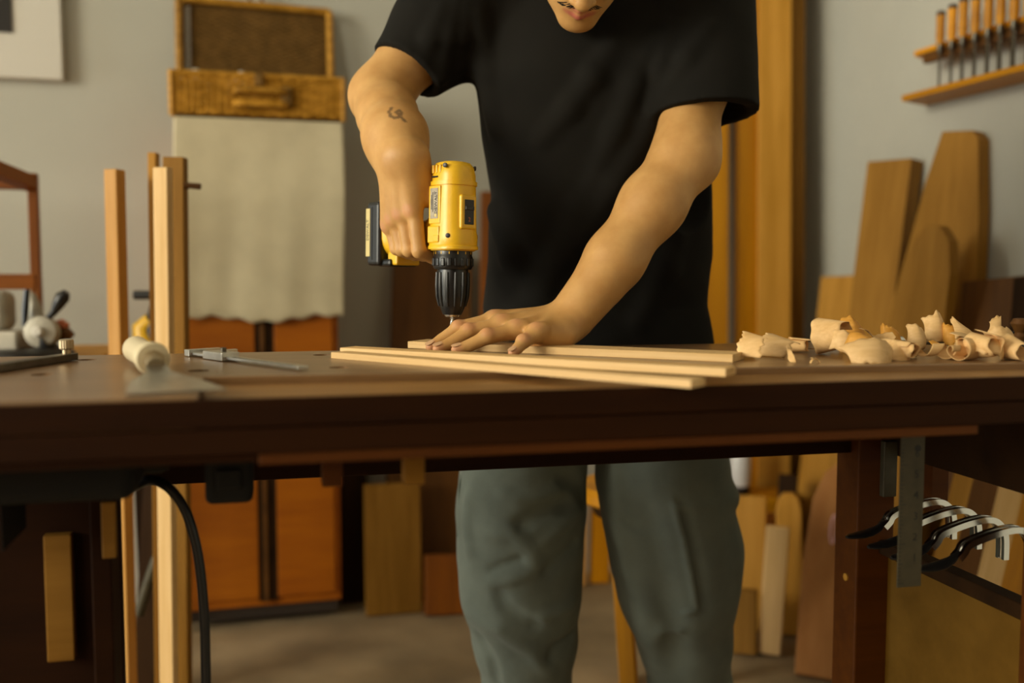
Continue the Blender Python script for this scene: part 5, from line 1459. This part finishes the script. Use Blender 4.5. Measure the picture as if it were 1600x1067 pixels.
shirt.append(RC(at(742, -40, 1.76), at(690, 40, 1.72), 0.085, 0.075, 0.04))
so2 = at(1101, 178, 1.630)
shirt.append(cut_cone(at(1085, -40, 1.745), so2 + Vector((0, -0.012, -0.03)), 0.100, 0.086, V3(so2), ax2, 0.02))
def march(prims, px, py, t0=1.2):
    d_ = ray(px, py); d_n = d_ / d_.y
    for _ in range(120):
        P_ = CO + d_n * t0
        dd = field(prims, V3(P_)[None, :])[0]
        if dd < 0.0008: break
        t0 += max(dd * 0.7, 0.0006)
    return P_
def ridge(prims, base_, pl, r=0.010, sink=0.006, k=0.02, sub=False):
    P_ = [march(base_, *q) for q in pl]
    for i in range(len(P_) - 1):
        o_ = Vector((0, sink, 0)) if not sub else Vector((0, -sink, 0))
        ra = r if i > 0 else r * 0.5; rb = r if i < len(P_) - 2 else r * 0.5
        prims.append(RC(P_[i] + o_, P_[i + 1] + o_, ra, rb, k, sub))
base_sh = list(shirt)
ridge(shirt, base_sh, [(1026, 66), (992, 130), (962, 205), (925, 290)], 0.010, 0.006, 0.025)
ridge(shirt, base_sh, [(956, 70), (925, 120), (890, 170), (850, 215)], 0.010, 0.006, 0.025)
ridge(shirt, base_sh, [(1012, 200), (960, 290), (905, 370), (850, 430)], 0.010, 0.006, 0.03)
ridge(shirt, base_sh, [(905, 320), (880, 390), (850, 450), (800, 500)], 0.010, 0.007, 0.03)
ridge(shirt, base_sh, [(1070, 330), (1040, 420), (1000, 500)], 0.010, 0.007, 0.03)
ridge(shirt, base_sh, [(772, 330), (800, 400), (830, 440)], 0.010, 0.006, 0.03)
ridge(shirt, base_sh, [(745, 20), (760, 110), (775, 200)], 0.010, 0.006, 0.03)
ridge(shirt, base_sh, [(1022, 170), (1034, 110), (1052, 40)], 0.009, 0.005, 0.02)
ridge(shirt, base_sh, [(1040, 150), (1075, 90), (1110, 40)], 0.008, 0.005, 0.02)
ridge(shirt, base_sh, [(690, 120), (700, 60), (712, 5)], 0.010, 0.006, 0.02)
ridge(shirt, base_sh, [(715, 110), (722, 60), (728, 10)], 0.008, 0.005, 0.015)
ridge(shirt, base_sh, [(655, 110), (672, 60), (690, 10)], 0.008, 0.006, 0.02)
# belly hem bulge and neck opening
shirt.append(EL(NB + Vector((0, -0.015, 0.10)), (0.072, 0.085, 0.07), None, 0.008, True))
cuff1 = RC(so1 + (RS - so1).normalized() * 0.045, so1 + (so1 - RS).normalized() * 0.06, 0.050, 0.0525, 0.004, True)
cuff2 = RC(so2 + Vector((0, 0.004, -0.035)), so2 + Vector((0, -0.012, -0.12)), 0.0785, 0.080, 0.004, True)
shirt += [cuff1, cuff2]
arm_zone1 = V3(so1); arm_zone2 = V3(so2)
def shirt_post(P, D):
    D = D + 0.0016 * wob(P, 0.05, 1.0) + 0.0004 * wob(P, 0.016, 4.0)
    return D
Vs, Fs = mesh_field(shirt, 0.0034, shirt_post, smooth_it=2)
field_object('t_shirt', Vs, Fs, 'black_cotton', man, man_o)['label'] = 'loose black cotton T-shirt'

# ------------------------------------------------------------------ trousers
tro = [RC(Vector((0.10, 1.785, 0.82)), Vector((0.20, 1.785, 0.82)), 0.135, 0.135, 0.04)]
def leg_chain(rows, Yc):
    pts = []
    for py, x0, x1 in rows:
        Y = Yc(py)
        a_ = at(x0, py, Y); b_ = at(x1, py, Y)
        pts.append(((a_ + b_) / 2, (b_ - a_).x / 2))
    for i in range(len(pts) - 1):
        tro.append(RC(pts[i][0], pts[i + 1][0], pts[i][1], pts[i + 1][1], 0.02))
    return pts
c1 = leg_chain([(690, 735, 920), (740, 722, 912), (800, 716, 912), (860, 718, 908), (920, 722, 906), (1000, 742, 900), (1067, 757, 890), (1180, 775, 892), (1280, 780, 905)], lambda y: 1.78 + max(0, (y - 900)) * 0.0003)
c2_ = leg_chain([(690, 935, 1130), (740, 934, 1136), (800, 944, 1142), (860, 955, 1148), (920, 968, 1150), (1000, 1000, 1142), (1067, 1016, 1140), (1180, 1030, 1145), (1280, 1030, 1155)], lambda y: 1.79 + max(0, (y - 900)) * 0.0003)
base_tr = list(tro)
creases = []
def crease(pl, amp, w):
    P_ = [march(base_tr, *q) for q in pl]
    creases.append((np.array([V3(q) for q in P_]), amp, w))
# left trouser leg: soft folds gathering at the knee
crease([(771, 766), (806, 778), (852, 774), (885, 762)], 0.0090, 0.011)
crease([(797, 829), (832, 810), (866, 795), (898, 781)], -0.0150, 0.013)
crease([(752, 832), (802, 834), (830, 858), (842, 895)], 0.0135, 0.013)
crease([(838, 858), (872, 828), (903, 798)], 0.0120, 0.010)
crease([(758, 894), (790, 882), (822, 870)], -0.0090, 0.007)
crease([(756, 912), (800, 905), (836, 890)], 0.0090, 0.010)
crease([(842, 905), (876, 872), (906, 840)], -0.0120, 0.013)
crease([(775, 918), (790, 950), (820, 974), (850, 982)], -0.0150, 0.013)
crease([(836, 966), (876, 955), (900, 940)], 0.0105, 0.010)
crease([(724, 950), (780, 984), (832, 1017), (866, 1060)], 0.0150, 0.013)
crease([(742, 985), (768, 1030), (780, 1080)], -0.0120, 0.011)
crease([(900, 985), (870, 1010), (850, 1040)], -0.0105, 0.012)
crease([(735, 760), (728, 820), (736, 880)], 0.0075, 0.014)
crease([(870, 742), (905, 760), (915, 790)], -0.0150, 0.014)
# right trouser leg: straight fold, pocket seam, side seam
crease([(946, 760), (975, 850), (1005, 950), (1030, 1060)], 0.0150, 0.022)
crease([(1000, 770), (1030, 870), (1050, 960), (1060, 1060)], -0.0120, 0.024)
crease([(1051, 779), (1069, 844), (1082, 910), (1091, 956)], 0.0090, 0.006)
crease([(1064, 779), (1082, 844), (1095, 910), (1104, 956)], -0.0090, 0.009)
crease([(1052, 790), (1085, 794), (1120, 790)], 0.0060, 0.005)
crease([(1091, 954), (1070, 960), (1050, 966)], 0.0075, 0.006)
crease([(960, 800), (1000, 828), (1038, 830)], -0.0060, 0.010)
crease([(1000, 1000), (1035, 985), (1075, 990)], 0.0090, 0.012)
# cargo pocket flap on the outer side
tro.append(EL(at(1128, 775, 1.77), (0.028, 0.05, 0.022), None, 0.02))
tro.append(EL(at(1130, 870, 1.78), (0.03, 0.06, 0.07), None, 0.03))
def tro_post(P, D):
    D = D + 0.0016 * wob(P, 0.045, 2.0) + 0.0004 * wob(P, 0.014, 5.0)
    c0 = P.mean(0)
    for pts, amp, w in creases:
        if np.linalg.norm(pts - c0, axis=1).min() > 0.16: continue
        best = np.full(len(P), 9.0); tt_ = np.zeros(len(P)); m_ = len(pts) - 1
        for i in range(m_):
            a_, b_ = pts[i], pts[i + 1]; ba = b_ - a_
            h = np.clip(((P - a_) @ ba) / (ba @ ba), 0, 1)
            d_ = np.linalg.norm(P - a_ - h[:, None] * ba, axis=1)
            u = d_ < best
            best = np.where(u, d_, best); tt_ = np.where(u, (i + h) / m_, tt_)
        D = D - amp * np.exp(-(best / w) ** 2) * np.minimum(1, np.minimum(tt_, 1 - tt_) * 5 + 0.15)
    return np.maximum(np.maximum(D, P[:, 2] - 0.93), 0.035 - P[:, 2])
Vt, Ft = mesh_field(tro, 0.0038, tro_post, smooth_it=1)
field_object('trousers', Vt, Ft, 'grey_denim', man, man_o)['label'] = 'loose grey work trousers with creases'
# side cord hanging at the hip
MB().tube(spline([at(724, 738, 1.75), at(718, 760, 1.745), at(719, 800, 1.745), at(716, 838, 1.745)], 4), 0.003, 6).build('cord', 'grey_denim', man, world=True, smooth=True)
# shoes
for A_ in (RA, LA):
    mb = MB(); rr = []
    for t, w, h in ((0.085, 0.020, 0.06), (0.07, 0.040, 0.085), (0.02, 0.046, 0.09), (-0.05, 0.048, 0.085), (-0.11, 0.052, 0.062), (-0.16, 0.048, 0.05), (-0.19, 0.025, 0.038)):
        rr.append([(A_.x + w * math.copysign(abs(math.cos(q)) ** 0.7, math.cos(q)), A_.y + t, 0.002 + h * (0.5 + 0.5 * math.copysign(abs(math.sin(q)) ** 0.7, math.sin(q)))) for q in [2 * math.pi * k / 18 for k in range(18)]])
    mb.loft(rr).build('shoe', 'walnut', man, world=True, smooth=True)
